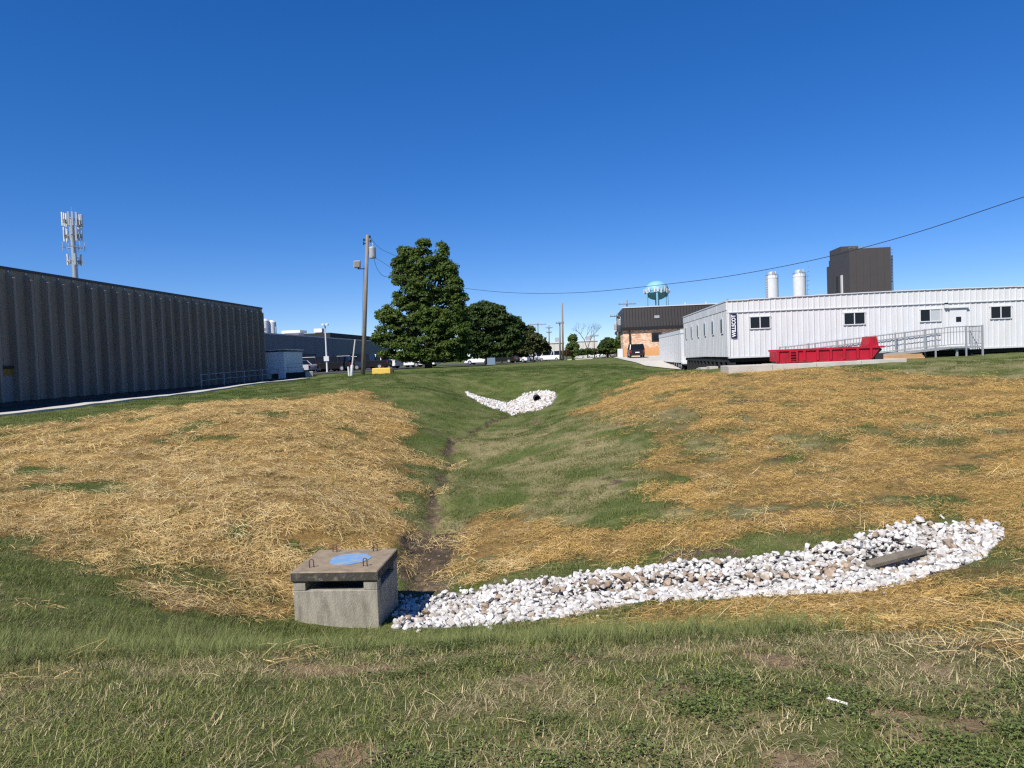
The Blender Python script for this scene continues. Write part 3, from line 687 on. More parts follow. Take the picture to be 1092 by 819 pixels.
for i in range(3):
    o = bpy.data.objects.new('end_sheet', sm2); COL.objects.link(o); o.parent = ot; o.location = (i * 1.0, -.005, z2)
MB().box(-.05, W2, -.05, .02, z2 + 2.53, z2 + H2).build('end_fascia', M['white'], ot)
MB().prism([(-.1, z2 + H2), (W2 / 2, z2 + H2 + .12), (W2 + .1, z2 + H2)], -.1, L2 + .1).build('roof', M['trim'], ot)
MB().box(.1, W2 - .1, -.9, L2, z2 - .22, z2 - .01).build('chassis', M['dark'], ot)
MB().box(-.05, W2, -.95, -.06, z2 - .1, z2 + .02).build('hitch_deck', M['white2'], ot)
for yy in (.8, 1.7, 2.6, 4.0, 5.4):
    for xx in (.25,):
        z0 = lz(ot, xx, yy); w = MB().tube([(xx - .18, yy, z0 + .36), (xx + .18, yy, z0 + .36)], .36, 14).build('wheel', M['black'], ot)
        MB().tube([(xx - .2, yy, z0 + .36), (xx - .181, yy, z0 + .36)], .2, 10).build('rim', M['steelgrey'], w)
for yy in (7, 9, 11, 13, 15, 17):
    z0 = lz(ot, .25, yy, -.1); MB().box(.05, .45, yy - .2, yy + .2, z0, z2 - .225).build('pier', M['concrete'], ot)

# ------------------------------------------------------------------ slab, red container, lumber, ramp
sl0 = at(777, 393, 38.2)
c5, s5 = math.cos(TH), math.sin(TH)
slab = thing('concrete_slab', 'long pale concrete slab edge under the red container', 'slab', (sl0.x, sl0.y, .50), TH)
for i in range(4): MB().box(i * 2.2 + .006, i * 2.2 + 2.194, 0, 2.3, -.45, .33 + .02 * i).build('slab_section', M['concrete'], slab, bevel=.012)
dl = at(829, 386, 38.6)
du = thing('red_roll_off_container', 'low red roll off container with ribbed sides and a raised end', 'container', (dl.x, dl.y, .905), TH)
LD, HD, WD = 5.22, .68, 1.6
mb = MB(); mb.prism([(0, .06), (LD - .45, .06), (LD - .05, HD - .1), (0, HD - .1)], 0, WD); mb.build('tub', M['red'], du)
MB().box(-.04, LD + .12, -.07, .05, HD - .098, HD).build('top_rail', M['red'], du)
MB().box(-.04, LD + .12, WD - .05, WD + .07, HD - .098, HD).build('top_rail', M['red'], du)
MB().box(-.05, LD - .5, -.05, .06, -.02, .058).build('bottom_rail', M['red'], du)
for i in range(8):
    x = .02 + i * .665
    if i == 1: continue
    MB().box(x - .06, x + .06, -.085, -.002, .06, HD - .1).build('rib', M['red'], du)
ld = MB()
for x in (.62, .98): ld.box(x - .05, x + .05, -.1, -.002, .0, HD - .08)
for z in (.1, .25, .4, .52): ld.box(.67, .93, -.09, -.04, z, z + .05)
ld.build('ladder', M['red'], du)
MB().prism([(LD - .56, HD + .002), (LD - .02, HD + .002), (LD - .12, HD + .50), (LD - .44, HD + .50)], .3, WD - .2).build('hood', M['red'], du)
hb = MB()
for y in (.1, WD - .1): hb.bar((LD - .42, y, .06), (LD + .02, y, HD - .15), .09)
hb.box(LD - .3, LD + .1, .05, WD - .05, -.02, .3); hb.build('hitch', M['dark'], du)
for x in (.5, 3.0, 4.8):
    MB().tube([(x, .03, -.0), (x, .28, -.0)], .06, 8).build('roller', M['dark'], du)
lo = at(938, 380, 39.6)
lu = thing('lumber_stack', 'flat stack of pale boards lying beside the access ramp', 'lumber', (lo.x, lo.y, 0), TH)
zl = max(lz(lu, 0, 0), lz(lu, 2.2, 0))
for i in range(3):
    MB().box(.02 * i, 2.3 - .06 * i, 0, .5, zl + i * .085, zl + i * .085 + .08).build('board', M['lumber'], lu)
# access ramp with balustrade
rp = thing('access_ramp', 'grey metal access ramp with balusters leading up to the office door', 'ramp', (O.x, O.y, 0), TH)
xa, xb, xc = plane_x(mo, 1014, -1.5), plane_x(mo, 1048, -1.5), plane_x(mo, 838, -1.5)
dk = TB + .10
def dz_(x):
    return dk if x >= xa else dk - (xa - x) / 12.0 * 1.02
MB().box(xa, xb, -1.5, -.12, dk - .08, dk).build('landing', M['rampgrey'], rp)
mb = MB(); zc_ = dz_(xc)
mb.prism([(xc, zc_ - .1), (xa - .005, dk - .1), (xa - .005, dk), (xc, zc_)], -1.5, -.3); mb.build('ramp_deck', M['rampgrey'], rp)
for yy in (-1.5, -.3):
    def rail(h, r, nm):
        pts = [(xc, yy, dz_(xc) + h), (xa, yy, dk + h)] + ([(xb, yy, dk + h)] if yy < -1 else [])
        MB().tube(pts, r, 6).build(nm, M['rampgrey'], rp)
    rail(1.05, .028, 'handrail'); rail(.78, .02, 'mid_rail'); rail(.12, .02, 'bottom_rail')
    x = xc; k = 0
    while x < (xb if yy < -1 else xa) - .05:
        if k % 10 == 0:
            MB().box(x - .035, x + .035, yy - .035, yy + .035, min(lz(rp, x, yy, -.1), dz_(x) - .1), dz_(x) + 1.09).build('post', M['rampgrey'], rp)
        elif yy < -1:
            MB().box(x - .011, x + .011, yy - .011, yy + .011, dz_(x) + .12, dz_(x) + 1.03).build('baluster', M['rampgrey'], rp)
        k += 1; x += .155
MB().box(xb - .04, xb + .04, -1.54, -1.46, lz(rp, xb, -1.5, -.1), dk + 1.1).build('post', M['rampgrey'], rp)
for k in range(9):
    y = -1.4 + k * .15; MB().box(xb - .011, xb + .011, y - .011, y + .011, dk + .1, dk + 1.03).build('baluster', M['rampgrey'], rp)
MB().tube([(xb, -1.5, dk + 1.05), (xb, -.15, dk + 1.05)], .028, 6).build('handrail', M['rampgrey'], rp)
MB().bar((xa + .4, -1.3, dk - .08), (xa + .4, -1.3, lz(rp, xa + .4, -1.3, -.1)), .1).build('prop', M['rampgrey'], rp)

# ------------------------------------------------------------------ brick building with a dark mansard
bb0 = at(665, 380, 105)
br = thing('brick_building', 'tan brick building with a tall dark ribbed metal mansard roof', 'building', (bb0.x, bb0.y, 1.0), TH)
LB, DB = 30., 20.
MB().box(0, LB, 0, DB, -1, 1.42).build('brick_band', M['tan'], br)
MB().box(0, LB, .012, DB, 1.422, 3.9).build('wall', M['brick'], br)
MB().box(-.25, LB + .25, -.35, DB + .2, 3.902, 4.35).build('fascia', M['fascia'], br)
ma = MB(); zt = 7.15
ma._add([(0.1, -.1, 4.352), (LB, -.1, 4.352), (LB, .9, zt), (0.1, .9, zt), (.1, DB, 4.352), (LB, DB, 4.352), (.1, DB, zt), (LB, DB, zt)], [(0, 1, 2, 3), (0, 3, 6, 4), (4, 6, 7, 5), (1, 5, 7, 2), (3, 2, 7, 6)])
rf = ma.build('roof', M['mansard'], br)
rb = MB()
for i in range(int(LB / .42)):
    x = .15 + i * .42; rb.bar((x, -.16, 4.37), (x, .86, zt), .07, .13)
ro = rb.build('standing_seam', M['mansard'], rf); ro['kind'] = 'stuff'
MB().box(0, LB, .78, 1.0, zt, zt + .12).build('ridge_cap', M['trim'], rf)
for i in range(7):
    x = 9 + i * 2.9; MB().tube([(x, 1.3, zt), (x, 1.3, zt + .42)], .12, 8).build('roof_vent', M['white2'], br)
MB().box(10.0 - 5.5, 10.7 - 5.5, .15, .35, 5.5, 5.9).build('wall_lamp', M['steelgrey'], br)
w = MB().box(4.0, 5.5, -.05, .03, 2.2, 3.45).build('window', M['fascia'], br)
MB().box(4.25, 5.25, -.07, -.052, 2.42, 3.25).build('pane', M['glass'], w)
MB().tube([(.95, -.18, 0.05), (.95, -.18, 3.9)], .1, 8).build('downspout', M['fascia'], br)
drape('driveway', [(14.4, 104.3), (12.7, 70.5), (15.6, 62.5), (27, 101.5)], M['walk'], .06, 6, 14)
uc = at(661.5, 380, 103)
ub = thing('utility_cabinet', 'small pale utility cabinet at the corner of the brick building', 'cabinet', (uc.x, uc.y, G(uc.x, uc.y) - .05))
MB().box(-.35, .35, -.3, .3, .06, 1.25).build('body', M['white2'], ub, bevel=.03); MB().box(-.4, .4, -.35, .35, -.1, .06).build('base', M['concrete'], ub)

# ------------------------------------------------------------------ silos, taupe tower, water tower, cell tower
def silo(px, Y, ptop, label, wpx, cage):
    c = at(px, ptop + 15, Y); k = Y / 790.0; ztop = at(px, ptop, Y).z; r_ = wpx / 2 * k
    t = thing('storage_silo', label, 'silo', (c.x, c.y, .3), 0, 'white silos')
    h = ztop - .3
    MB().lathe([(r_, 0), (r_, h - r_ * 1.05), (r_ * .93, h - r_ * .75), (r_ * .5, h - r_ * .55)], n=28).build('tank', M['white2'], t, smooth=False)
    MB().lathe([(r_ * 1.02, h - r_ * 1.15), (r_ * 1.02, h - r_ * 1.0)], n=28).build('band', M['trim'], t)
    cp_ = MB().box(-r_ * .45, r_ * .6, -r_ * .5, r_ * .5, h - r_ * .56, h).build('filter_unit', M['white2'], t, bevel=.1)
    MB().tube([(.1 * r_, -r_ * .52, h - r_ * .3), (.1 * r_, -r_ * .6, h - r_ * .3)], r_ * .3, 14).build('filter_port', M['steelgrey'], cp_)
    rr = MB(); 
    for i in range(14):
        a = 2 * PI * i / 14; rr.tube([(r_ * math.cos(a), r_ * math.sin(a), h - r_ * 1.05), (r_ * math.cos(a), r_ * math.sin(a), h - r_ * .5)], .03, 5)
    rr.tube([(r_ * math.cos(2 * PI * i / 24), r_ * math.sin(2 * PI * i / 24), h - r_ * .5) for i in range(25)], .04, 5)
    rr.build('top_railing', M['galv'], t)
    lad = MB(); a = R(-18) if cage else R(200); ex_, ey_ = math.cos(a), math.sin(a)
    for s_ in (-.25, .25): lad.tube([(ex_ * (r_ + .25) - ey_ * s_, ey_ * (r_ + .25) + ex_ * s_, 1), (ex_ * (r_ + .25) - ey_ * s_, ey_ * (r_ + .25) + ex_ * s_, h - .3)], .04, 5)
    n_ = int(h / .5)
    for i in range(n_): lad.bar((ex_ * (r_ + .25) + ey_ * .25, ey_ * (r_ + .25) - ex_ * .25, 1 + i * .5), (ex_ * (r_ + .25) - ey_ * .25, ey_ * (r_ + .25) + ex_ * .25, 1 + i * .5), .05)
    lad.build('ladder', M['galv'], t)
    if cage:
        cg = MB()
        for i in range(int(h / .9)): 
            z = 2 + i * .9
            cg.tube([(ex_ * (r_ + .25) + .38 * math.cos(a + R(q)), ey_ * (r_ + .25) + .38 * math.sin(a + R(q)), z) for q in range(-110, 111, 44)], .03, 5)
        cg.build('ladder_cage', M['galv'], t)
silo(823.5, 150, 290, 'white storage silo rising behind the office roof nearer the water tower', 12.6, False)
silo(852.5, 150, 288, 'white storage silo with a caged ladder rising next to the taupe tower', 13.2, True)
# the small pair far left
for px, l in ((281.5, 'white tank on the roofline behind the ribbed warehouse corner'),):
    c = at(284, 380, 150); t = thing('rooftop_tank', l, 'tank', (c.x, c.y, .3))
    zt_ = at(284, 340, 150).z - .3
    MB().lathe([(.9, 0), (.9, zt_ - .4), (.5, zt_)], n=20).build('tank', M['white2'], t); MB().lathe([(.8, 0), (.8, zt_ - .7), (.4, zt_ - .3)], c=(1.2, .9, 0), n=20).build('tank', M['white2'], t)
    MB().tube([(2.2, 0, 0), (2.2, 0, zt_ - 1.6)], .12, 6).build('stack', M['steelgrey'], t)
tw0 = at(906, 290, 140)
tw = thing('taupe_tower', 'tall square taupe clad process tower behind the white offices', 'tower', (tw0.x, tw0.y, .3), TH)
ht = at(906, 265.5, 140).z - .3
WT, DT = 7.5, 13.0
for i in range(6):
    MB().box(i * WT / 6 + .01, (i + 1) * WT / 6 - .01, 0, .12, 0, ht).build('wall_panel', M['tower'], tw)
for i in range(9):
    MB().box(0, .12, .125 + i * (DT - .125) / 9 + .01, .125 + (i + 1) * (DT - .125) / 9 - .01, 0, ht if i < 5 else ht - (1.9 if i == 8 else .8)).build('wall_panel', M['tower'], tw)
MB().box(.13, WT, .13, DT, 0, ht - 2.0).build('wall_core', M['tower'], tw)
MB().box(.02, WT - 4.2, DT * .35, DT * .85, ht - 1.9, ht + 1.1).build('penthouse', M['tower'], tw)
MB().box(-.25, -.02, DT * .28, DT * .33, 0, ht - 4.5).build('pipe_duct', M['trim'], tw)
MB().box(-.2, -.02, DT * .5, DT * .53, 0, ht - 4.5).build('pipe_duct', M['dark'], tw)
rl = MB()
for i in range(9): rl.bar((i * WT / 8, .05, ht), (i * WT / 8, .05, ht + .35), .05)
rl.bar((0, .05, ht + .33), (WT, .05, ht + .33), .06); rl.build('roof_railing', M['galv'], tw)
lad = MB()
for s_ in (0, .5): lad.bar((WT + .4, .3 + s_, 0), (WT + .4, .3 + s_, ht - 1.5), .09)
for i in range(int(ht / .6)): lad.bar((WT + .4, .3, i * .6 + .3), (WT + .4, .8, i * .6 + .3), .07)
for i in range(5): lad.bar((WT, .5, i * 4 + 1), (WT + .45, .5, i * 4 + 1), .08)
lad.build('ladder', M['dark'], tw)

Yw = 400; wc = at(700.5, 312, Yw); kz = Yw / 790.
wt = thing('water_tower', 'pale blue water tower on legs rising behind the dark mansard roof', 'water tower', (wc.x, wc.y, .2))
zt_, zb_, rr_ = at(700.5, 299.5, Yw).z - .2, at(700.5, 320, Yw).z - .2, 12.4 * kz
zm = zb_ + (zt_ - zb_) * .47
prof = [(rr_ * math.cos(a), zm - (zm - zb_) * math.sin(a)) for a in np.linspace(PI / 2, 0, 9)] + [(rr_ * math.cos(a), zm + .5 + (zt_ - zm - .5) * math.sin(a)) for a in np.linspace(0, PI / 2, 11)]
MB().lathe(prof, n=36).build('tank', M['blue'], wt, smooth=True)
MB().lathe([(1.1, -.5), (1.1, zb_ + .3)], n=16).build('riser', M['blue'], wt)
for i in range(6):
    a = 2 * PI * i / 6 + R(20)
    MB().tube([(rr_ * 1.02 * math.cos(a), rr_ * 1.02 * math.sin(a), -.5), (rr_ * .97 * math.cos(a), rr_ * .97 * math.sin(a), zm)], .55, 10).build('leg', M['blue'], wt)
MB().lathe([(rr_ * .96, zm - 1.1), (rr_ * 1.08, zm - 1.1), (rr_ * 1.08, zm - .8), (rr_ * .96, zm - .8)], n=36).build('catwalk', M['blue'], wt)
rg = MB()
rg.tube([(rr_ * 1.07 * math.cos(2 * PI * i / 36), rr_ * 1.07 * math.sin(2 * PI * i / 36), zm + .3) for i in range(37)], .07, 5)
for i in range(36): a = 2 * PI * i / 36; rg.tube([(rr_ * 1.07 * math.cos(a), rr_ * 1.07 * math.sin(a), zm - .8), (rr_ * 1.07 * math.cos(a), rr_ * 1.07 * math.sin(a), zm + .3)], .05, 5)
rg.build('railing', M['blue'], wt)
for i in range(22):
    a = 2 * PI * (i + random.uniform(-.35, .35)) / 22; h = random.uniform(1.6, 2.9); z = zm - 1.2 + random.uniform(-.3, .6)
    c = Vector((rr_ * 1.1 * math.cos(a), rr_ * 1.1 * math.sin(a), z + h / 2)); e = Vector((-math.sin(a), math.cos(a), 0)); n_ = Vector((math.cos(a), math.sin(a), 0))
    MB().obox(c, e * random.uniform(.22, .5), n_ * .15, Vector((0, 0, h / 2))).build('antenna', M['white2'], wt)
for i in range(4):
    a = 2 * PI * i / 4 + .4; MB().bar((rr_ * .5 * math.cos(a), rr_ * .5 * math.sin(a), zt_ - 1.4), (rr_ * .97 * math.cos(a), rr_ * .97 * math.sin(a), zm + 1.8), .22).build('rib', M['blue'], wt)

Yc = 100; cc = at(78.5, 262, Yc); k = Yc / 790.
ce = thing('cell_tower', 'grey monopole cell tower with antenna panels rising behind the ribbed warehouse', 'cell tower', (cc.x, cc.y, .3))
hz = at(78, 227, Yc).z - .3
MB().tube([(0, 0, -.3), (0, 0, hz * .5), (-.05, 0, hz - .6)], [.48, .40, .27], 14).build('pole', M['galv'], ce)
def ring(z, r_, n, ph, pw, full=True, arms=True, dz=0):
    ar = MB()
    for i in range(3):
        a0 = 2 * PI * i / 3 + 1.06
        ar.bar((.2 * math.cos(a0), .2 * math.sin(a0), z), (r_ * math.cos(a0), r_ * math.sin(a0), z), .09)
        e = Vector((-math.sin(a0), math.cos(a0), 0)); c0 = Vector((r_ * math.cos(a0), r_ * math.sin(a0), z))
        ar.bar(c0 - e * r_ * .75, c0 + e * r_ * .75, .09)
        for t in (-.7, .7): ar.bar(c0 + e * r_ * t - Vector((0, 0, .5)), c0 + e * r_ * t + Vector((0, 0, .7)), .06)
    ar.build('mount_frame', M['galv'], ce)
    for i in range(n):
        a0 = 2 * PI * (i // max(1, n // 3)) / 3 + 1.06; t = ((i % max(1, n // 3)) + .5) / max(1, n // 3) * 1.5 - .75
        e = Vector((-math.sin(a0), math.cos(a0), 0)); nn = Vector((math.cos(a0), math.sin(a0), 0))
        c0 = nn * (r_ + .15) + e * r_ * t + Vector((0, 0, z + dz + random.uniform(-.1, .1)))
        MB().obox(c0, e * pw, nn * .08, Vector((0, 0, ph / 2))).build('antenna', M['white2'], ce)
        MB().obox(c0 - nn * .26 - Vector((0, 0, .3)), e * .14, nn * .1, Vector((0, 0, .25))).build('radio_unit', M['steelgrey'], ce)
ring(hz - .9, .90, 9, 1.8, .10); ring(hz - 3.0, .85, 6, 1.9, .10, dz=.2); ring(hz - 4.6, 1.05, 0, 1, .1); ring(hz - 6.5, .75, 3, 1.5, .12, dz=.3)
MB().tube([(0, 0, hz - .6), (0, 0, hz + .9)], .03, 6).build('lightning_rod', M['galv'], ce)
MB().obox((-.7, -.2, hz - 12), (.08, 0, 0), (0, .1, 0), (0, 0, .5)).build('antenna', M['white2'], ce)
MB().bar((0, 0, hz - 12), (-.7, -.2, hz - 12), .08).build('bracket', M['galv'], ce)
# pale far buildings on the skyline
for (a, b, yt, Y, l, nm) in ((586, 602, 366, 230, 'far pale flat roofed building beside the tall thin poles', 3), (617, 638, 364, 260, 'far pale building glimpsed behind the bare tree', 4)):
    p0 = at(a, 380, Y); p1 = at(b, 380, Y); zz = at((a + b) / 2, yt, Y).z
    t = thing('distant_building', l, 'building', (p0.x, p0.y, 0), 0); w_ = p1.x - p0.x
    for i in range(nm): MB().box(i * w_ / nm + .03, (i + 1) * w_ / nm - .03, 0, .3, 0, zz).build('wall_panel', M['farroof'], t)
    MB().box(0, w_, .31, 14, 0, zz - .1).build('wall', M['farroof'], t); MB().box(-.3, w_ + .3, -.2, 14.2, zz, zz + .35).build('roof_edge', M['white2'], t)
    MB().box(w_ * .5, w_ * .72, 3, 6, zz + .35, zz + 1.8).build('rooftop_unit', M['steelgrey'], t)
# ------------------------------------------------------------------ concrete inlet box with lifting loops
bx0 = Vector((-3.425, 11.09, 0)); BROT = R(4.5)
IW, ID, IZ = 1.295, 1.25, -1.55            # body width, depth, underside of the lid
ib = thing('storm_inlet_box', 'square concrete storm inlet box with a thick lid and worn blue paint', 'inlet box', (bx0.x, bx0.y, 0), -BROT)
zb = -2.75
ow = .20
# walls: lower part, then corner posts that leave a slot under the lid on each side
MB().box(0, IW, 0, .16, zb, IZ - .145).build('front_wall', M['oldcon'], ib, bevel=.008)
MB().box(0, IW, ID - .16, ID, zb, IZ - .145).build('back_wall', M['oldcon'], ib, bevel=.008)
MB().box(0.0, .16, .162, ID - .162, zb, IZ - .145).build('side_wall', M['oldcon'], ib, bevel=.008)
MB().box(IW - .16, IW, .162, ID - .162, zb, IZ - .145).build('side_wall', M['oldcon'], ib, bevel=.008)
for x in (0, 1):
    for y in (0, 1):
        xa_, xb_ = (0, .19) if x == 0 else (IW - .21, IW); ya_, yb_ = (0, .2) if y == 0 else (ID - .2, ID)
        MB().box(xa_, xb_, ya_, yb_, IZ - .143, IZ - .002).build('corner_post', M['oldcon'], ib, bevel=.006)
lm = MB()
nseg = 7
lid = MB().box(-.035, IW + .02, -.03, ID + .03, IZ, IZ + .15, 0)
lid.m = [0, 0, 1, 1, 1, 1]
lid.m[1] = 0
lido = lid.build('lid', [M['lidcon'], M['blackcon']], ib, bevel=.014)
cx, cy = IW * .53, ID * .52
ring_ = [(cx + .315 * math.cos(a) * (1 + .05 * math.sin(3 * a + 1) + .03 * math.sin(7 * a)), cy + .33 * math.sin(a) * (1 + .05 * math.sin(2 * a) + .03 * math.sin(9 * a))) for a in np.linspace(0, 2 * PI, 48, endpoint=False)]
MB().prism(ring_, IZ + .152, IZ + .158, axis='z').build('blue_painted_disc', M['bluepaint'], lido)
for (lx, ly, a) in ((.22, .22, .3), (IW - .24, .24, -.2), (.30, ID - .14, .1), (IW - .32, ID - .12, .4)):
    c_, s_ = math.cos(a), math.sin(a); w_ = .032; z0 = IZ + .13; h_ = .115
    pts = [(lx - w_ * c_, ly - w_ * s_, z0), (lx - w_ * c_, ly - w_ * s_, z0 + h_)] + [(lx - w_ * math.cos(q) * c_, ly - w_ * math.cos(q) * s_, z0 + h_ + w_ * math.sin(q)) for q in (PI * .25, PI * .5, PI * .75)] + [(lx + w_ * c_, ly + w_ * s_, z0 + h_), (lx + w_ * c_, ly + w_ * s_, z0)]
    MB().tube(pts, .008, 6).build('lifting_loop', M['rust'], lido, smooth=True)

# ------------------------------------------------------------------ culvert box at the head of the stone bed, pipe at the far one
cu = thing('culvert_end', 'weathered concrete culvert end set in white stones', 'culvert', (5.42, 11.28, ground_z([5.9], [11.4])[0] + .02), R(12))
MB().obox((.50, .08, .27), (.50, 0, .072), (0, .07, .02), (-.003, 0, .032)).build('lid_slab', mat('weathered_slab', (.17, .145, .11), .9, (.10, .088, .07), 6, .8, .4, 50), cu, bevel=.008)
MB().box(-.06, .06, .0, .5, -.25, .165).build('side_wall', M['oldcon'], cu)
MB().box(.90, 1.0, .0, .5, -.25, .24).build('side_wall', M['oldcon'], cu)
MB().box(.062, .898, .40, .5, -.25, .185).build('back_wall', M['dark'], cu)  # coloured near black to paint in the shade inside the opening
MB().box(.062, .60, .16, .19, -.25, .13).build('weir_plate', M['oldcon'], cu)

# ------------------------------------------------------------------ stone beds
def stone_material(name, c1, c2, c3):
    m = bpy.data.materials.new(name); m.use_nodes = True; nt = m.node_tree; n = nt.nodes
    bs = n['Principled BSDF']; bs.inputs['Roughness'].default_value = .9; bs.inputs['Specular IOR Level'].default_value = .2
    geo = n.new('ShaderNodeNewGeometry'); oi = n.new('ShaderNodeObjectInfo'); tc = n.new('ShaderNodeTexCoord')
    ad = n.new('ShaderNodeMath'); ad.operation = 'ADD'; lk(nt, geo.outputs['Random Per Island'], ad.inputs[0]); lk(nt, oi.outputs['Random'], ad.inputs[1])
    fr = n.new('ShaderNodeMath'); fr.operation = 'FRACT'; lk(nt, ad.outputs[0], fr.inputs[0])
    cr = n.new('ShaderNodeValToRGB'); e = cr.color_ramp.elements
    e[0].position = 0; e[0].color = (*c1, 1); e[1].position = 1; e[1].color = (*c3, 1)
    k = cr.color_ramp.elements.new(.78); k.color = (*c2, 1)
    lk(nt, fr.outputs[0], cr.inputs[0])
    nz = n.new('ShaderNodeTexNoise'); nz.inputs['Scale'].default_value = 9; nz.inputs['Detail'].default_value = 6; lk(nt, geo.outputs['Position'], nz.inputs['Vector'])
    mr = n.new('ShaderNodeMapRange'); mr.inputs[1].default_value = .35; mr.inputs[2].default_value = .7; mr.inputs[3].default_value = 1.08; mr.inputs[4].default_value = .72; lk(nt, nz.outputs[0], mr.inputs[0])
    h = n.new('ShaderNodeHueSaturation'); lk(nt, mr.outputs[0], h.inputs['Value']); lk(nt, cr.outputs[0], h.inputs['Color']); lk(nt, h.outputs[0], bs.inputs['Base Color'])
    nb = n.new('ShaderNodeTexNoise'); nb.inputs['Scale'].default_value = 45; nb.inputs['Detail'].default_value = 4; lk(nt, geo.outputs['Position'], nb.inputs['Vector'])
    bp = n.new('ShaderNodeBump'); bp.inputs['Strength'].default_value = .5; bp.inputs['Distance'].default_value = .015; lk(nt, nb.outputs[0], bp.inputs['Height']); lk(nt, bp.outputs[0], bs.inputs['Normal'])
    return m
M['stone'] = stone_material('white_limestone', (.62, .605, .58), (.55, .525, .495), (.40, .355, .31))
M['tanstone'] = stone_material('tan_limestone', (.38, .30, .225), (.30, .225, .16), (.46, .39, .31))
def stone_mesh(seed, m):
    rg_ = np.random.default_rng(seed); bm = bmesh.new()
    sc_ = np.array([1.0, rg_.uniform(.68, .95), rg_.uniform(.5, .78)])
    P = rg_.normal(size=(17, 3)); P /= np.linalg.norm(P, axis=1)[:, None]; P = np.sign(P) * np.abs(P) ** .8 * rg_.uniform(.82, 1.05, (17, 1)) * sc_
    for p in P: bm.verts.new(p)
    r_ = bmesh.ops.convex_hull(bm, input=bm.verts)
    bmesh.ops.delete(bm, geom=[v for v in bm.verts if not v.link_faces], context='VERTS')
    me_ = bpy.data.meshes.new('stone'); bm.to_mesh(me_); bm.free(); me_.materials.append(m); return me_
SV = [stone_mesh(100 + i, M['stone']) for i in range(12)]
ST = [stone_mesh(140 + i, M['tanstone']) for i in range(6)]
def raw(me_):
    V = np.array([v.co[:] for v in me_.vertices]); F = [tuple(p.vertices) for p in me_.polygons]; return V, F
RAW = {id(m_): raw(m_) for m_ in SV + ST}
bb = np.array(BED_BACK); bf = np.array(BED_FRONT)
sarc = np.r_[0, np.cumsum(np.hypot(*np.diff((bb + bf) / 2, axis=0).T))]; SL = sarc[-1]
def bed_pt(s, t):
    q = s * SL; b = np.array([np.interp(q, sarc, bb[:, 0]), np.interp(q, sarc, bb[:, 1])]); f_ = np.array([np.interp(q, sarc, bf[:, 0]), np.interp(q, sarc, bf[:, 1])])
    return f_ * (1 - t) + b * t, np.linalg.norm(b - f_)
def bed_off(s, t):
    mid = _ss(.12, .3, np.array(s)) * _ss(.93, .78, np.array(s))
    return float(-.02 + mid * (.09 * _ss(.54, .64, np.array(t)) * _ss(1.04, .86, np.array(t))))
stones = []       # (x,y,z,r,tan)
cell = .084
ss_ = 0.0
while ss_ < SL:
    _, wd = bed_pt(ss_ / SL, .5); nT = max(2, int(wd / cell))
    for j in range(nT):
        s_ = (ss_ + random.uniform(-.05, .05)) / SL; t_ = (j + .5 + random.uniform(-.4, .4)) / nT
        s_ = min(max(s_, 0), 1); p_, _ = bed_pt(s_, t_)
        edge = min(t_, 1 - t_)
        if edge < .05 and random.random() < .35: continue
        tanp =   .03 + .42 * math.exp(-((t_ - .60) / .065) ** 2) * (s_ > .35) * (s_ < .8) + .05 * math.exp(-((t_ - .55) / .2) ** 2)
        tan_ = random.random() < tanp
        r_ = random.uniform(.034, .068) * (1.45 if random.random() < .1 else 1) * (1.35 if tan_ else 1)
        lift = random.choice((0, 0, .02, .05)) 
        stones.append([p_[0], p_[1], bed_off(s_, t_) + lift + r_ * .35, r_, tan_])
    ss_ += cell * .93
# a few stones rolled out of the bed
for k in range(10):
    s_ = random.random(); t_ = random.choice((-1, 1)); p_, _ = bed_pt(s_, -.08 - random.random() * .06 if t_ < 0 else 1.05 + random.random() * .08)
    stones.append([p_[0], p_[1], .02, random.uniform(.03, .06), False])
for k in range(3200):          # small fill between the larger stones
    s_, t_ = random.random(), random.uniform(.03, .97); p_, _ = bed_pt(s_, t_); stones.append([p_[0], p_[1], bed_off(s_, t_) + .030, random.uniform(.022, .038), random.random() < .06])
stones = np.array(stones, dtype=float)
def near_culvert(x, y):
    c_, s_ = math.cos(-R(12)), math.sin(-R(12)); lx = (x - 5.42) * c_ - (y - 11.28) * s_; ly = (x - 5.42) * s_ + (y - 11.28) * c_
    return (lx > -.02) & (lx < .95) & (ly > -.30 + .26 * lx) & (ly < .12)
def in_box(x, y):
    c_, s_ = math.cos(BROT), math.sin(BROT); lx = (x - bx0.x) * c_ - (y - bx0.y) * s_; ly = (x - bx0.x) * s_ + (y - bx0.y) * c_
    return (lx > -.1) & (lx < IW + .06) & (ly > -.1) & (ly < ID + .1)
stones = stones[~near_culvert(stones[:, 0], stones[:, 1]) & ~in_box(stones[:, 0], stones[:, 1])]
stones[:, 2] += ground_z(stones[:, 0], stones[:, 1])
rb_ = thing('riprap_bed', 'winding bed of loose white limestone riprap with tan stones along its back', 'rock bed', (0, 11.5, -2.0))
rank = np.argsort(-(stones[:, 3] / np.hypot(stones[:, 0], stones[:, 1])) * (0.75 + .25 * RNG.random(len(stones))))
vv, ff, mm, base_ = [], [], [], 0
def rot3():
    q = RNG.normal(size=4); q /= np.linalg.norm(q); w, x, y, z = q
    return np.array([[1 - 2 * (y * y + z * z), 2 * (x * y - z * w), 2 * (x * z + y * w)], [2 * (x * y + z * w), 1 - 2 * (x * x + z * z), 2 * (y * z - x * w)], [2 * (x * z - y * w), 2 * (y * z + x * w), 1 - 2 * (x * x + y * y)]])
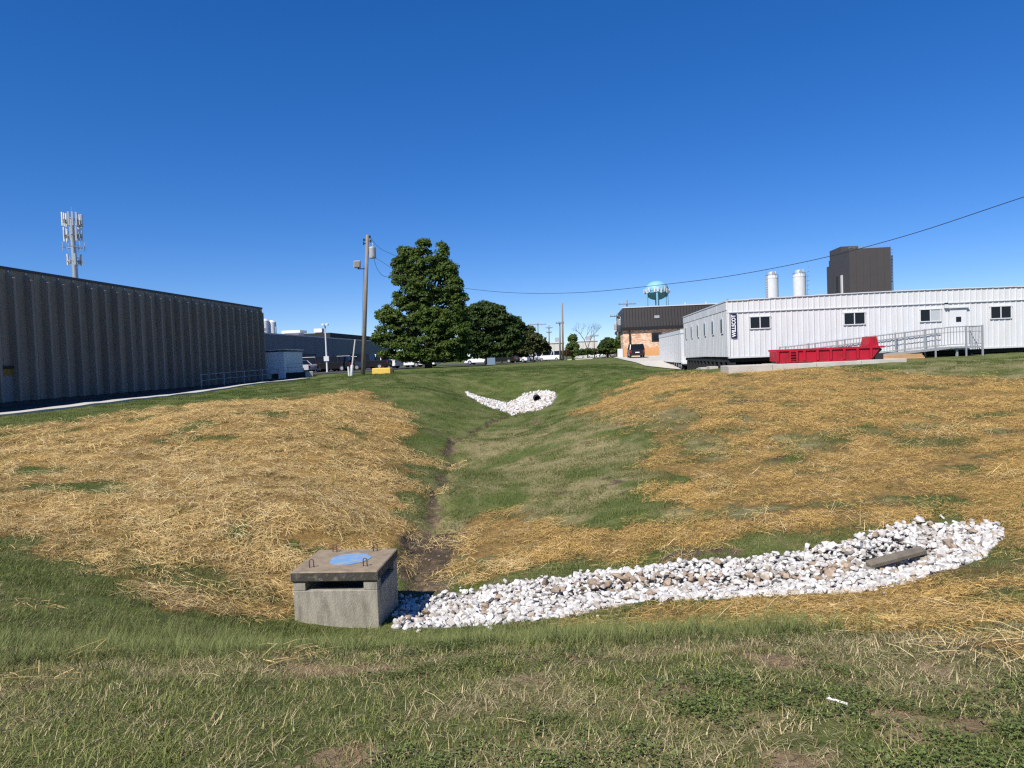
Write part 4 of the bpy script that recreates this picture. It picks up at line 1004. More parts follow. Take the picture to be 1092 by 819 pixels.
for order, i in enumerate(rank):
    x, y, z, r_, tn = stones[i]; me_ = random.choice(ST if tn else SV)
    tilt = Matrix.Rotation(random.uniform(0, 6.28), 3, 'Z') @ Matrix.Rotation(random.gauss(0, .35), 3, 'X') @ Matrix.Rotation(random.gauss(0, .35), 3, 'Y')
    if order < 300:
        o = bpy.data.objects.new('stone', me_); COL.objects.link(o); o.parent = rb_
        o.location = (x, y - 11.5, z + 2.0); o.scale = (r_, r_, r_); o.rotation_euler = tilt.to_euler()
    else:
        V, F = RAW[id(me_)]; W = (V * r_) @ np.array(tilt).T + np.array([x, y - 11.5, z + 2.0])
        vv.append(W); ff += [tuple(k + base_ for k in f) for f in F]; mm += [1 if tn else 0] * len(F); base_ += len(V)
me_ = bpy.data.meshes.new('smaller_stones'); me_.from_pydata(np.concatenate(vv).tolist(), [], ff); me_.materials.append(M['stone']); me_.materials.append(M['tanstone'])
me_.polygons.foreach_set('material_index', mm)
o = bpy.data.objects.new('smaller_stones', me_); COL.objects.link(o); o.parent = rb_; o['kind'] = 'stuff'
print('stones', len(stones))
# far stone apron with its drain pipe
fr_ = thing('riprap_apron', 'far tongue of white stones around a drain outlet at the head of the basin', 'rock bed', (0, 46, -1.2))
pol = FARROCK[0]; xs = [p[0] for p in pol]; ys = [p[1] for p in pol]
N = 5200; X = RNG.uniform(min(xs), max(xs), N); Y = RNG.uniform(min(ys), max(ys), N); keep = sdist(X, Y, pol) > -.05; X, Y = X[keep], Y[keep]
keep = np.hypot(X - 1.5, (Y - 45.1) * .6) > .17; X, Y = X[keep], Y[keep]; Zg = ground_z(X, Y)
vv, ff, mm, base_ = [], [], [], 0
for x, y, z in zip(X, Y, Zg):
    tn = random.random() < .12; src = random.choice(ST if tn else SV); V, F = RAW[id(src)]; r_ = random.uniform(.07, .15)
    vv.append((V * r_) @ rot3().T + np.array([x, y - 46, z + 1.2 + r_ * .25])); ff += [tuple(k + base_ for k in f) for f in F]; mm += [1 if tn else 0] * len(F); base_ += len(V)
me_ = bpy.data.meshes.new('stones'); me_.from_pydata(np.concatenate(vv).tolist(), [], ff); me_.materials.append(M['stone']); me_.materials.append(M['tanstone'])
me_.polygons.foreach_set('material_index', mm)
o = bpy.data.objects.new('stones', me_); COL.objects.link(o); o.parent = fr_; o['kind'] = 'stuff'
print('far stones', len(X))
pz_ = ground_z([1.5], [45.1])[0]
pp = thing('drain_pipe', 'dark open drain pipe end among the far white stones', 'pipe', (1.5, 45.1, pz_))
prof = []
mb = MB(); n_ = 20; vs = []; fs = []
for (r_, y) in ((.19, -.25), (.22, -.25), (.22, 1.4), (.19, 1.4)):
    for q in range(n_): a = 2 * PI * q / n_; vs.append((r_ * math.cos(a), y, .16 + r_ * math.sin(a)))
for i in range(4):
    for q in range(n_): q2 = (q + 1) % n_; j = (i + 1) % 4; fs.append((i * n_ + q, i * n_ + q2, j * n_ + q2, j * n_ + q))
mb._add(vs, fs); mb.build('pipe_wall', M['dark'], pp)
MB().tube([(0, 1.3, .16), (0, 1.35, .16)], .185, 16).build('pipe_plug', M['black'], pp)

# ------------------------------------------------------------------ utility poles
def upole(px, pb, ptx, ptop, Y, label, rad=.15, arms=(), trafo=None, group=None, name='utility_pole'):
    c = at(px, pb, Y); tpt = at(ptx, ptop, Y); gz = G(c.x, c.y)
    t = thing(name, label, 'utility pole', (c.x, c.y, gz), 0, group)
    top = Vector((tpt.x - c.x, 0, tpt.z - gz))
    MB().tube([-top * .04, top * .5, top], [rad, rad * .86, rad * .68], 12).build('pole_shaft', M['wood'], t, smooth=True)
    for (f_, w_, a) in arms:
        p_ = top * f_; e = Vector((math.cos(a), math.sin(a), 0))
        ca_ = MB().bar(p_ - e * w_ / 2 - Vector((0, rad, 0)), p_ + e * w_ / 2 - Vector((0, rad, 0)), .1, .13).build('crossarm', M['wood'], t)
        for k in (-.46, -.2, .2, .46):
            q = p_ + e * w_ * k - Vector((0, rad, 0)); MB().lathe([(.03, .06), (.07, .12), (.04, .18), (.07, .24), (.03, .3)], c=q, n=8).build('insulator', M['steelgrey'], ca_)
    if trafo:
        for f_, dx in trafo:
            p_ = top * f_ + Vector((dx, -.05, 0))
            k = MB().lathe([(.27, 0), (.29, .08), (.29, .85), (.26, .92), (.1, .97)], c=p_, n=18).build('transformer', M['steelgrey'], t, smooth=False)
            MB().lathe([(.04, .95), (.06, 1.05), (.04, 1.12), (.06, 1.2), (.03, 1.27)], c=p_ + Vector((.08, 0, 0)), n=8).build('bushing', M['galv'], k)
            MB().bar(p_ + Vector((0, 0, .5)), top * f_ + Vector((0, 0, .5)), .1).build('bracket', M['dark'], k)
    return t, top
up, top = upole(387, 402, 392, 250.5, 62, 'tall wooden utility pole with transformer and floodlight beside the yellow block', .19, trafo=((.835, .50),))
p_ = top * .80
fl = MB().obox(p_ + Vector((-.75, -.15, -.05)), (.27, 0, 0), (0, .16, 0), (0, .05, .30)).build('floodlight', M['steelgrey'], up, bevel=.03)
MB().obox(p_ + Vector((-.75, -.33, -.05)), (.22, 0, 0), (0, .012, 0), (0, .04, .24)).build('lens', mat('grey_lens', (.20, .18, .16), .3), fl)
MB().bar(p_ + Vector((0, 0, -.42)), p_ + Vector((-.75, -.1, -.42)), .07).build('floodlight_arm', M['dark'], up)
MB().bar(p_ + Vector((-.62, -.1, -.42)), p_ + Vector((-.75, -.1, -.30)), .07).build('floodlight_bracket', M['dark'], up)
for f_, dx in ((.985, .22), (.965, -.28), (.94, -.28), (.955, .3)):
    MB().lathe([(.03, -.12), (.075, -.06), (.04, 0), (.075, .06), (.03, .12)], c=top * f_ + Vector((dx, -.1, 0)), n=8).build('insulator', M['dark'], up)
    MB().bar(top * f_, top * f_ + Vector((dx, -.1, 0)), .05).build('insulator_pin', M['dark'], up)
MB().tube([top * .79 + Vector((-.2, -.2, 0)), top * .03 + Vector((-.16, -.2, 0))], .012, 5).build('ground_wire', M['dark'], up)
polesB = [
 (600.5, 388, 599.6, 323, 118, 'tallest of the far thin poles, standing left of the bare tree', .16, ()),
 (597.5, 388, 597.0, 343, 124, 'shorter weathered pole close beside the tallest far pole', .15, ((.96, 1.6, .5),)),
 (586, 387, 585.4, 347, 165, 'far pole with a lamp arm above the white van', .16, ((.93, 1.6, .3), (.8, 1.2, .3))),
 (574, 386, 573.6, 344, 185, 'far pole with one wide crossarm rising above the small rounded tree', .18, ((.95, 4.2, .2),)),
 (659.5, 382, 658.5, 334, 112, 'pole with transformer and crossarm in front of the dense bushes by the brick building', .15, ((.93, 2.6, .35),)),
 (668.5, 380, 668.6, 320, 130, 'pole with a crossarm rising behind the corner of the mansard roof', .16, ((.93, 3.2, .2), (.8, 2.2, .2))),
 (634, 384, 633.5, 357, 135, 'short thin pole among the shrubs by the bare tree', .11, ((.95, 1.6, .2),))]
far_tops = []
for (px, pb, pt, ptop, Y, l, rd, ar) in polesB:
    t, tp = upole(px, pb, pt, ptop, Y, l, rd, ar, trafo=((.72, .35), (.62, -.3)) if px == 659.5 else None, group='far utility poles'); far_tops.append(t.location + tp)
# pole at the far right end of the overhead cable, outside the picture
ep = Vector((18.3, 21.8, 0)); gz = G(ep.x, ep.y)
t = thing('utility_pole', 'wooden utility pole at the right end of the overhead cable', 'utility pole', (ep.x, ep.y, gz))
MB().tube([(0, 0, -.4), (0, 0, 7.6)], [.19, .13], 12).build('pole_shaft', M['wood'], t)
# cables
def cable(name, label, pts, r):
    cu_ = bpy.data.curves.new(name, 'CURVE'); cu_.dimensions = '3D'; sp = cu_.splines.new('BEZIER'); sp.bezier_points.add(len(pts) - 1)
    for b_, p_ in zip(sp.bezier_points, pts): b_.co = p_; b_.handle_left_type = b_.handle_right_type = 'AUTO'
    cu_.bevel_depth = r; cu_.bevel_resolution = 1; cu_.resolution_u = 10
    tmp = bpy.data.objects.new('tmp_cable', cu_); COL.objects.link(tmp); bpy.context.view_layer.update()
    me_ = bpy.data.meshes.new_from_object(tmp.evaluated_get(bpy.context.evaluated_depsgraph_get())); bpy.data.objects.remove(tmp)
    me_.materials.append(M['black']); o = bpy.data.objects.new(name, me_); COL.objects.link(o); return tag(o, label, 'cable')
Yof = lambda px: 46.2 / (1 + 1.34 * (px - 546) / 790)
up_top = up.location + top
cable('overhead_cable', 'black overhead cable sagging from the transformer pole across to the far right', [up.location + top * .86 + Vector((.3, -.1, 0))] + [at(px, py, Yof(px)) for px, py in ((440, 297), (500, 308), (590, 312.8), (700, 304.3), (825, 286), (950, 256), (1092, 210))] + [Vector((ep.x, ep.y, gz + 7.0))], .013)
cable('overhead_cable', 'thin wire from the transformer pole top into the big maple crown', [up.location + top * .985 + Vector((.22, -.1, 0)), at(402, 262, 63), at(418, 271, 66), at(440, 280, 70)], .014)
cable('overhead_cable', 'black service drop from the transformer down into the big maple crown', [up.location + top * .85 + Vector((.5, -.1, .3)), at(403, 288, 63), at(418, 297, 66), at(440, 304, 70)], .016)
# light pole over the car lot, leaning guyed stub, yellow block
c = at(349, 396, 84); gz = G(c.x, c.y)
lp = thing('lot_light_pole', 'white lamp post with twin heads standing over the parked vehicles', 'lamp post', (c.x, c.y, gz))
hh = at(349, 347, 84).z - gz
MB().tube([(0, 0, -.2), (0, 0, hh)], [.11, .08], 10).build('post', M['white2'], lp)
MB().box(-.28, .28, -.2, .2, 1.3, 1.85).build('control_box', M['white2'], lp)
for s_ in (-1, 1):
    h_ = MB().obox((s_ * .22, -.1, hh + .08), (.16, 0, 0), (0, .18, .02), (0, 0, .12)).build('lamp_head', M['white2'], lp, bevel=.03)
c = at(374, 399, 66); gz = G(c.x, c.y)
gp = thing('leaning_stub_pole', 'thin pale leaning pole with a white guard at its foot', 'pole', (c.x, c.y, gz))
tpv = at(378, 362, 66); tv = Vector((tpv.x - c.x, .3, tpv.z - gz))
MB().tube([(0, 0, 0), tuple(tv)], [.075, .06], 8).build('pole_shaft', mat('pale_bare_wood', (.50, .46, .40), .8), gp)
MB().tube([(0, 0, -.1), tuple(tv * .32)], .14, 10).build('guard', M['white2'], gp)
MB().tube([(-.12, -.1, -.1), (-.16, -.1, .95)], .09, 8).build('marker_post', M['white2'], gp)
c = at(407.5, 396, 66.5); gz = G(c.x, c.y)
yb = thing('yellow_block', 'yellow painted concrete block lying on the lawn by the utility pole', 'block', (c.x, c.y, gz - .05), -R(3))
MB().box(-.83, .83, -.35, .45, 0, .74).build('body', M['yellow'], yb, bevel=.05)
MB().box(.84, .98, -.2, .4, 0, .60).build('right_end', mat('dark_right_end', (.16, .13, .05), .8), yb, bevel=.02)  # separate darker piece at the right end of the block
MB().tube([(.1, .1, .74), (.1, .1, .84)], .09, 10).build('lifting_eye', M['red'], yb)
# small cabinet and kerb strip under the far trees
c = at(524, 387, 100); gz = G(c.x, c.y)
cb = thing('electrical_cabinet', 'blue grey electrical cabinet on the lawn under the trees', 'cabinet', (c.x, c.y, gz - .03))
MB().box(-.55, .55, -.4, .4, .05, .95).build('body', mat('blue_grey_paint', (.17, .24, .33), .6), cb, bevel=.03); MB().box(-.65, .65, -.5, .5, -.1, .05).build('base', M['concrete'], cb)
drape('parking_lot', [(-36, 78), (-13, 78), (-11, 150), (-30, 150)], M['asphalt'], .05, 10, 20)
drape('parking_lot', [(-9, 112), (9, 128), (16, 175), (-22, 175)], M['asphalt'], .05, 12, 16)
drape('kerb', [(at(548, 387, 112).x, 112), (at(600, 387, 118).x, 121), (at(600, 387, 118).x, 122.2), (at(548, 387, 112).x, 113)], M['walk'], .12, 10, 1, .2)
drape('kerb', [(at(604, 387, 112).x, 110), (at(632, 385, 106).x, 106), (at(632, 385, 106).x, 107), (at(604, 387, 112).x, 111)], M['walk'], .12, 8, 1, .2)

# ------------------------------------------------------------------ vehicles
def paint(name, c): return mat(name, c, .28, spec=.5)
PAINT = {'white': paint('white_car_paint', (.75, .75, .75)), 'black': paint('black_car_paint', (.012, .012, .014)), 'silver': paint('silver_car_paint', (.40, .41, .43)), 'red': paint('red_car_paint', (.35, .02, .02)), 'blue': paint('dark_blue_car_paint', (.02, .035, .08))}
M['lampred'] = mat('red_lamp_lens', (.35, .01, .01), .3); M['lampw'] = mat('clear_lamp_lens', (.7, .7, .7), .2); M['rim'] = mat('alloy_rim', (.5, .5, .52), .35, metal=.5)
def vehicle(kind, color, label, px, pb, Y, rz, group):
    pm_ = PAINT[color]
    D_ = {'sedan': (4.7, .90, .92, 1.46, (-1.55, -1.0, .55, 1.15)), 'suv': (4.75, .94, 1.05, 1.74, (-2.25, -1.95, .35, 1.05)), 'pickup': (5.7, .98, 1.1, 1.86, (-.75, -.6, .75, 1.35)), 'van': (5.2, .98, 1.15, 2.05, (-2.5, -2.4, .95, 1.75))}[kind]
    Lc, hw, zs, zr, (r0, r1, f1, f0) = D_
    c = at(px, pb, Y)
    t = thing('parked_' + ('car' if kind == 'sedan' else kind), label, {'sedan': 'car', 'suv': 'car', 'pickup': 'truck', 'van': 'van'}[kind], (c.x, c.y, G(c.x, c.y) + .05), rz, group)
    h2 = Lc / 2
    nose = zs - .12
    prof = [(-h2 + .05, .28), (-h2, .5), (-h2 + .04, zs - .05), (-h2 + .2, zs), (f0, zs), (h2 - .25, nose - .08), (h2, nose - .3), (h2, .38), (h2 - .1, .28)]
    MB().prism(prof, -hw, hw, axis='x').build('body', pm_, t, bevel=.05)
    tp = .16
    vs = [(-hw + .04, r0, zs - .03), (hw - .04, r0, zs - .03), (hw - .04, f0, zs - .03), (-hw + .04, f0, zs - .03), (-hw + tp, r1, zr - .06), (hw - tp, r1, zr - .06), (hw - tp, f1, zr - .06), (-hw + tp, f1, zr - .06)]
    cab = MB()._add(vs, [(0, 3, 2, 1), (4, 5, 6, 7), (0, 1, 5, 4), (1, 2, 6, 5), (2, 3, 7, 6), (3, 0, 4, 7)]).build('windows', M['glass'], t)
    rfm = MB().box(-hw + tp - .03, hw - tp + .03, r1 - .03, f1 + .03, zr - .058, zr)
    rfm.build('roof', pm_, t, bevel=.02)
    pl = MB()
    for s_ in (-1, 1):
        for (ya, yb_) in ((r0, r1), (f0, f1), ((r0 + f0) * .5, (r1 + f1) * .5)): pl.bar((s_ * (hw - .04), ya, zs - .02), (s_ * (hw - tp + .01), yb_, zr - .05), .09)
        if kind in ('van', 'suv'): pl.bar((s_ * (hw - .05), r0 * .45, zs - .02), (s_ * (hw - tp + .01), r1 * .45, zr - .05), .12)
    pl.build('pillars', pm_, t)
    for s_ in (-1, 1):
        for yw in (-h2 + .95, h2 - .95):
            w = MB().tube([(s_ * (hw - .2), yw, .34), (s_ * (hw + .02), yw, .34)], .34, 16).build('wheel', M['black'], t)
            MB().tube([(s_ * (hw + .005), yw, .34), (s_ * (hw + .035), yw, .34)], .2, 10).build('rim', M['rim'], w)
        MB().box(s_ * hw * .86 - .1, s_ * hw * .86 + .1, -h2 - .015, -h2 + .1, zs - .42, zs - .12).build('tail_light', M['lampred'], t)
        MB().box(s_ * hw * .74 - .18, s_ * hw * .74 + .18, h2 - .09, h2 + .012, nose - .48, nose - .32).build('headlight', M['lampw'], t)
    MB().box(-.26, .26, -h2 - .02, -h2 + .05, .62, .74).build('license_plate', M['signwhite'], t)
    return t
GL = 'vehicles parked before the long grey plant'
vehicle('suv', 'black', 'black car parked on the driveway by the brick building', 678, 383, 97, R(-4), None)
vehicle('sedan', 'silver', 'silver car at the end of the row beside the white shed', 316, 396, 86, R(70), GL)
vehicle('pickup', 'white', 'white pickup parked behind the black car near the lamp post', 329, 393, 97, R(20), GL)
vehicle('suv', 'black', 'black car parked between the silver car and the lamp post', 334, 396, 88, R(75), GL)
vehicle('suv', 'black', 'black car parked just right of the lamp post in the lot', 355, 396, 87, R(85), GL)
vehicle('sedan', 'white', 'white car behind the lamp post', 352, 392, 100, R(15), GL)
vehicle('pickup', 'white', 'white pickup parked behind the leaning pole', 367, 393, 98, R(10), GL)
vehicle('sedan', 'blue', 'dark blue car parked beside the leaning pole', 371, 396, 90, R(85), GL)
vehicle('suv', 'white', 'white car parked just left of the utility pole', 381, 392, 100, R(8), GL)
vehicle('pickup', 'black', 'black pickup parked behind the utility pole', 392, 394.5, 90, R(80), GL)
vehicle('pickup', 'white', 'white pickup with a red tail lamp behind the yellow block', 406, 391.5, 94, R(65), GL)
vehicle('van', 'white', 'white van parked in front of the tall far poles', 588, 387, 150, R(60), None)
GF = 'vehicles glimpsed under the far trees'
for px, pb, Y, kind, colr, l in ((432, 390.5, 102, 'pickup', 'white', 'white pickup showing beneath the big maple'), (449, 390, 104, 'van', 'white', 'white van showing behind the maple trunk'), (512, 388.5, 118, 'sedan', 'white', 'white car beside the blue grey cabinet'), (533, 388, 118, 'pickup', 'black', 'black pickup right of the blue grey cabinet'), (543, 386, 140, 'sedan', 'silver', 'silver car beneath the second tree'), (552, 386, 148, 'suv', 'white', 'white car between the far tree trunks'), (561, 386, 150, 'sedan', 'silver', 'silver car behind the small rounded tree trunk'), (569, 386, 152, 'suv', 'white', 'white car next to the white van'), (637, 382, 140, 'sedan', 'white', 'white car behind the shrubs by the short pole'), (645, 381.5, 142, 'sedan', 'silver', 'silver car before the dense bushes')):
    vehicle(kind, colr, l, px, pb, Y, R(random.choice((20, 35, 70, 80))), GF)
# white stick on the near grass
c = Vector((1.30, 3.50, 0)); 
mb = MB(); a0, a1 = STICK
mb.tube([(a0[0], a0[1], ground_z([a0[0]], [a0[1]])[0] + .035), (a1[0], a1[1], ground_z([a1[0]], [a1[1]])[0] + .03)], .006, 6)
st = mb.build('white_stick', mat('bleached_wood', (.75, .72, .64), .7)); tag(st, 'short bleached white stick lying on the near grass', 'stick')
# ------------------------------------------------------------------ trees
LEAF = {
 'maple': leafmat('maple_leaves', (.050, .095, .016), (.120, .165, .032), .38, .1, .35),
 'dark': leafmat('dark_leaves', (.036, .070, .016), (.078, .115, .026), .34, .1, .35),
 'olive': leafmat('olive_leaves', (.048, .062, .018), (.085, .090, .026), .3, .1, .5),
 'russet': leafmat('russet_leaves', (.10, .050, .028), (.06, .055, .02), .3, .1, .6),
}
M['bark'] = mat('grey_bark', (.085, .068, .052), .95, (.05, .04, .032), 5, .8, .6, 20, stretch=(3, 3, .6))
def leaves_mesh(name, centers, radii, n_per, size, m, rng):
    """diamond leaf faces gathered in clumps"""
    C_ = np.repeat(centers, n_per, 0); Rr = np.repeat(radii, n_per)
    n = len(C_); d = rng.normal(size=(n, 3)); d /= np.linalg.norm(d, axis=1)[:, None]
    d[:, 2] = np.where(d[:, 2] < -.35, -d[:, 2] * .6, d[:, 2])
    rad = Rr * rng.uniform(.25, 1.0, n) ** .5
    P = C_ + d * rad[:, None] * np.array([1, 1, .72])
    nr = d + rng.normal(size=(n, 3)) * .65 + np.array([0, 0, .35]); nr /= np.linalg.norm(nr, axis=1)[:, None]
    a = np.cross(nr, rng.normal(size=(n, 3))); a /= np.linalg.norm(a, axis=1)[:, None]; b = np.cross(nr, a)
    s = size * rng.uniform(.6, 1.35, n)[:, None]
    V = np.stack([P - a * s, P + b * s * .62, P + a * s, P - b * s * .62], 1).reshape(-1, 3)
    me_ = bpy.data.meshes.new(name); me_.vertices.add(n * 4); me_.vertices.foreach_set('co', V.astype(np.float32).ravel())
    me_.loops.add(n * 4); me_.loops.foreach_set('vertex_index', np.arange(n * 4, dtype=np.int32))
    me_.polygons.add(n); me_.polygons.foreach_set('loop_start', np.arange(0, n * 4, 4, dtype=np.int32)); me_.update(calc_edges=True)
    me_.materials.append(m); return me_
def tree(name, label, px, pb, Y, lobes, clumps, n_per, leaf, m, seed, trunk=.25, group=None, cl=(.45, .9), cat='tree', depth=.9):
    """lobes: (px, py, rx_px, rz_px[, dy]) ellipsoids that make up the crown"""
    rng = np.random.default_rng(seed); c = at(px, pb, Y); gz = G(c.x, c.y); k = Y / 790.
    t = thing(name, label, cat, (c.x, c.y, gz), 0, group); base = Vector((c.x, c.y, gz))
    W = np.array([l[2] * l[3] for l in lobes], float); W = W / W.sum(); cs = []; rs = []; lob = []
    for l in lobes:
        q = at(l[0], l[1], Y) - base; lob.append((np.array([q.x, l[4] if len(l) > 4 else rng.uniform(-.5, .5), q.z]), np.array([l[2] * k, (l[2] + l[3]) * .5 * k * depth, l[3] * k])))
    for _ in range(clumps):
        c0, r0 = lob[rng.choice(len(lob), p=W)]; d = rng.normal(size=3); d /= np.linalg.norm(d)
        r_ = rng.uniform(*cl); f_ = rng.uniform(.35, 1.0) ** .5
        p = c0 + d * np.maximum(r0 - r_ * .7, .1) * f_
        if p[2] < .7: p[2] = .7 + rng.uniform(0, .6)
        cs.append(p); rs.append(r_)
    cs = np.array(cs); rs = np.array(rs)
    o = bpy.data.objects.new('crown', leaves_mesh('crown', cs, rs, n_per, leaf, m, rng)); COL.objects.link(o); o.parent = t
    # trunk and limbs reaching into the lobes
    tr = MB(); top = max(l[0][2] for l in lob)
    mx = float(np.mean([l[0][0] for l in lob]))
    spine = [Vector((0, 0, -.3)), Vector((.05, 0, top * .25)), Vector((mx * .4, .05, top * .5)), Vector((mx * .8, 0, top * .95))]
    tr.tube(spine, [trunk * 1.25, trunk, trunk * .7, trunk * .15], 10)
    for c0, r0 in lob:
        for j in range(2):
            h0 = min(c0[2] * rng.uniform(.35, .6), top * .6); e = c0 + rng.normal(size=3) * r0 * .35
            f0 = h0 / (top * .95); st_ = Vector((mx * .8 * f0, 0, h0)); mid = (st_ + Vector(e)) / 2 + Vector((0, 0, -.15 * r0[2]))
            tr.tube([st_, mid, Vector(e)], [trunk * .42, trunk * .25, trunk * .06], 6)
    tr.build('trunk', M['bark'], t, smooth=True)
    return t
tree('maple_tree', 'large dense maple tree with a tall uneven crown beside the yellow block', 457, 391.5, 85,
     [(447, 284, 24, 24), (472, 289, 15, 16), (427, 283, 11, 14), (452, 264, 10, 12), (472, 270, 8, 14), (432, 272, 9, 13), (426, 296, 11, 14), (486, 304, 11, 13), (478, 290, 12, 14), (458, 304, 34, 24), (440, 318, 24, 18), (462, 345, 28, 20), (488, 320, 13, 16), (432, 338, 30, 24), (472, 335, 30, 28), (415, 350, 17, 24), (408, 335, 9, 9), (424, 374, 24, 15), (455, 362, 36, 24), (486, 358, 20, 30), (492, 378, 14, 11), (462, 378, 34, 12), (440, 383, 20, 7), (404, 362, 8, 12), (499, 345, 6, 10)],
     1500, 100, .13, LEAF['maple'], 5, .36, cl=(.38, .85))
tree('maple_tree', 'broad dark tree with drooping foliage growing just right of the large maple', 520, 389.5, 104,
     [(514, 338, 20, 20), (528, 342, 20, 20), (500, 345, 14, 18), (540, 350, 16, 18), (552, 362, 10, 14), (505, 362, 18, 20), (530, 366, 24, 16), (545, 360, 12, 18), (515, 376, 18, 10), (538, 378, 14, 6)],
     640, 110, .17, LEAF['dark'], 6, .3, group=None, cl=(.5, 1.0))
tree('shade_tree', 'dark tree behind and right of the broad drooping tree', 552, 388, 128,
     [(548, 350, 14, 16), (560, 360, 14, 16), (545, 372, 14, 10), (572, 366, 9, 12), (536, 376, 12, 8), (556, 377, 16, 7)], 260, 90, .24, LEAF['dark'], 8, .22, cl=(.5, 1.0))
tree('crabapple_tree', 'small rounded olive tree on a thin trunk before the white van', 569, 388, 112,
     [(566, 363, 13, 13), (576, 366, 11, 11), (558, 372, 9, 8), (580, 373, 8, 8), (568, 374, 12, 7)], 120, 70, .18, LEAF['olive'], 9, .12, cl=(.4, .8))
tree('young_tree', 'slender pointed green tree right of the tall thin poles', 611, 388, 112,
     [(611, 362, 5, 7), (610, 371, 8, 8), (607, 378, 7, 6), (616, 378, 6, 6)], 60, 70, .16, LEAF['maple'], 10, .1, cl=(.35, .7))
tree('russet_shrub', 'small reddish shrub at the foot of the tall thin poles', 604.5, 389, 108, [(604, 380, 4, 7), (606, 376, 3, 4)], 26, 50, .11, LEAF['russet'], 11, .05, cat='shrub', cl=(.25, .5))
tree('dark_shrub', 'dark green shrub between the slender tree and the bare tree', 621, 387, 110, [(620, 379, 7, 7), (626, 382, 5, 5)], 44, 60, .14, LEAF['dark'], 12, .06, cat='shrub', cl=(.3, .6))
tree('olive_shrub', 'loose olive shrub under the bare tree', 631, 385.5, 112, [(631, 376, 6, 7), (634, 380, 5, 5)], 34, 50, .14, LEAF['olive'], 13, .06, cat='shrub', cl=(.3, .6))
tree('evergreen_bush', 'dense dark green tree mass left of the brick building', 648, 382, 118, [(650, 367, 10, 9), (644, 372, 7, 8), (656, 372, 8, 8), (648, 378, 10, 5)], 100, 80, .19, LEAF['dark'], 14, .16, cl=(.45, .9))
tree('leafy_bush', 'lighter green bush against the corner of the brick building', 661, 381, 112, [(661, 366, 7, 9), (662, 374, 6, 7)], 60, 70, .17, LEAF['maple'], 15, .1, cl=(.4, .8))
# bare tree
def bare_tree():
    rng = random.Random(3); c = at(627, 386, 116); gz = G(c.x, c.y)
    t = thing('bare_tree', 'nearly bare tree with thin upright branches among the shrubs', 'tree', (c.x, c.y, gz))
    mb = MB()
    def grow(p, d, L_, r_, n):
        e = p + d * L_; mb.tube([p, (p + e) / 2 + Vector((rng.uniform(-.05, .05), 0, 0)) * L_, e], [r_, r_ * .8, r_ * .55], 5)
        if n:
            for _ in range(3):
                nd = (d + Vector((rng.gauss(0, .42), rng.gauss(0, .42), rng.uniform(-.05, .25)))).normalized(); grow(e, nd, L_ * rng.uniform(.6, .85), r_ * .55, n - 1)
    trunk = MB(); trunk.tube([(0, 0, -.2), (0, 0, 1.5)], [.13, .1], 8); trunk.build('trunk', M['bark'], t)
    grow(Vector((0, 0, 1.5)), Vector((-.3, 0, 1)).normalized(), 1.5, .07, 4); grow(Vector((0, 0, 1.5)), Vector((.35, 0, 1)).normalized(), 1.5, .07, 4)
    mb.build('branches', M['bark'], t)
bare_tree()
# far wood along the horizon to either side, one mass
def far_wood():
    rng = np.random.default_rng(77); cs = []; rs = []
    for x in np.arange(-330, 420, 3.2):
        y = 420 + 25 * math.sin(x * .02) + rng.uniform(-8, 8); h = 5 + 2.2 * math.sin(x * .05) + rng.uniform(-1.4, 1.6)
        for _ in range(3): cs.append((x + rng.uniform(-2, 2), y + rng.uniform(-2, 2), rng.uniform(.8, h))); rs.append(rng.uniform(1.4, 2.4))
    o = bpy.data.objects.new('far_wood', leaves_mesh('far_wood', np.array(cs), np.array(rs), 40, .7, LEAF['dark'], rng)); COL.objects.link(o)
    tag(o, 'low far wood along the horizon', 'woodland', kind='stuff')
far_wood()

# ------------------------------------------------------------------ grass, clover and straw as instanced tufts
TUFTS = bpy.data.collections.new('tuft_sources')
def blades(name, rng, n, spread, h, w, lean, m, flat=False, seg=2, arch=.5):
    vs, fs = [], []
    for i in range(n):
        a = rng.uniform(0, 6.283); rr = spread * math.sqrt(rng.random()); p = np.array([rr * math.cos(a), rr * math.sin(a), -.01])
        L_ = rng.uniform(*h); wd = rng.uniform(*w); yaw = rng.uniform(0, 6.283)
        if flat:
            el = rng.normal(0, .20); d = np.array([math.cos(yaw) * math.cos(el), math.sin(yaw) * math.cos(el), math.sin(el)]); p = p - d * L_ / 2; p[2] = rng.uniform(.006, .07)
            sd = np.array([-math.sin(yaw), math.cos(yaw), rng.normal(0, .5)]); sd /= np.linalg.norm(sd); pts = [p, p + d * L_ * .5 + np.array([0, 0, L_ * rng.uniform(.0, .08)]), p + d * L_]
            ws = [wd, wd, wd * .8]
        else:
            ln = abs(rng.normal(lean, .25)); pts = [p]; cur = p.copy(); ws = [wd]
            for s in range(seg):
                ang = ln + arch * (s + .5) / seg * rng.uniform(.6, 1.4); d = np.array([math.sin(ang) * math.cos(yaw), math.sin(ang) * math.sin(yaw), math.cos(ang)]); cur = cur + d * L_ / seg; pts.append(cur.copy()); ws.append(wd * (1 - (s + 1) / seg) ** .6)
            sd = np.array([-math.sin(yaw), math.cos(yaw), 0])
        b = len(vs)
        for p_, w_ in zip(pts, ws): vs += [tuple(p_ - sd * w_ / 2), tuple(p_ + sd * w_ / 2)]
        for s in range(len(pts) - 1): fs.append((b + 2 * s, b + 2 * s + 1, b + 2 * s + 3, b + 2 * s + 2))
    me_ = bpy.data.meshes.new(name); me_.from_pydata(vs, [], fs); me_.materials.append(m)
    o = bpy.data.objects.new(name, me_); return o
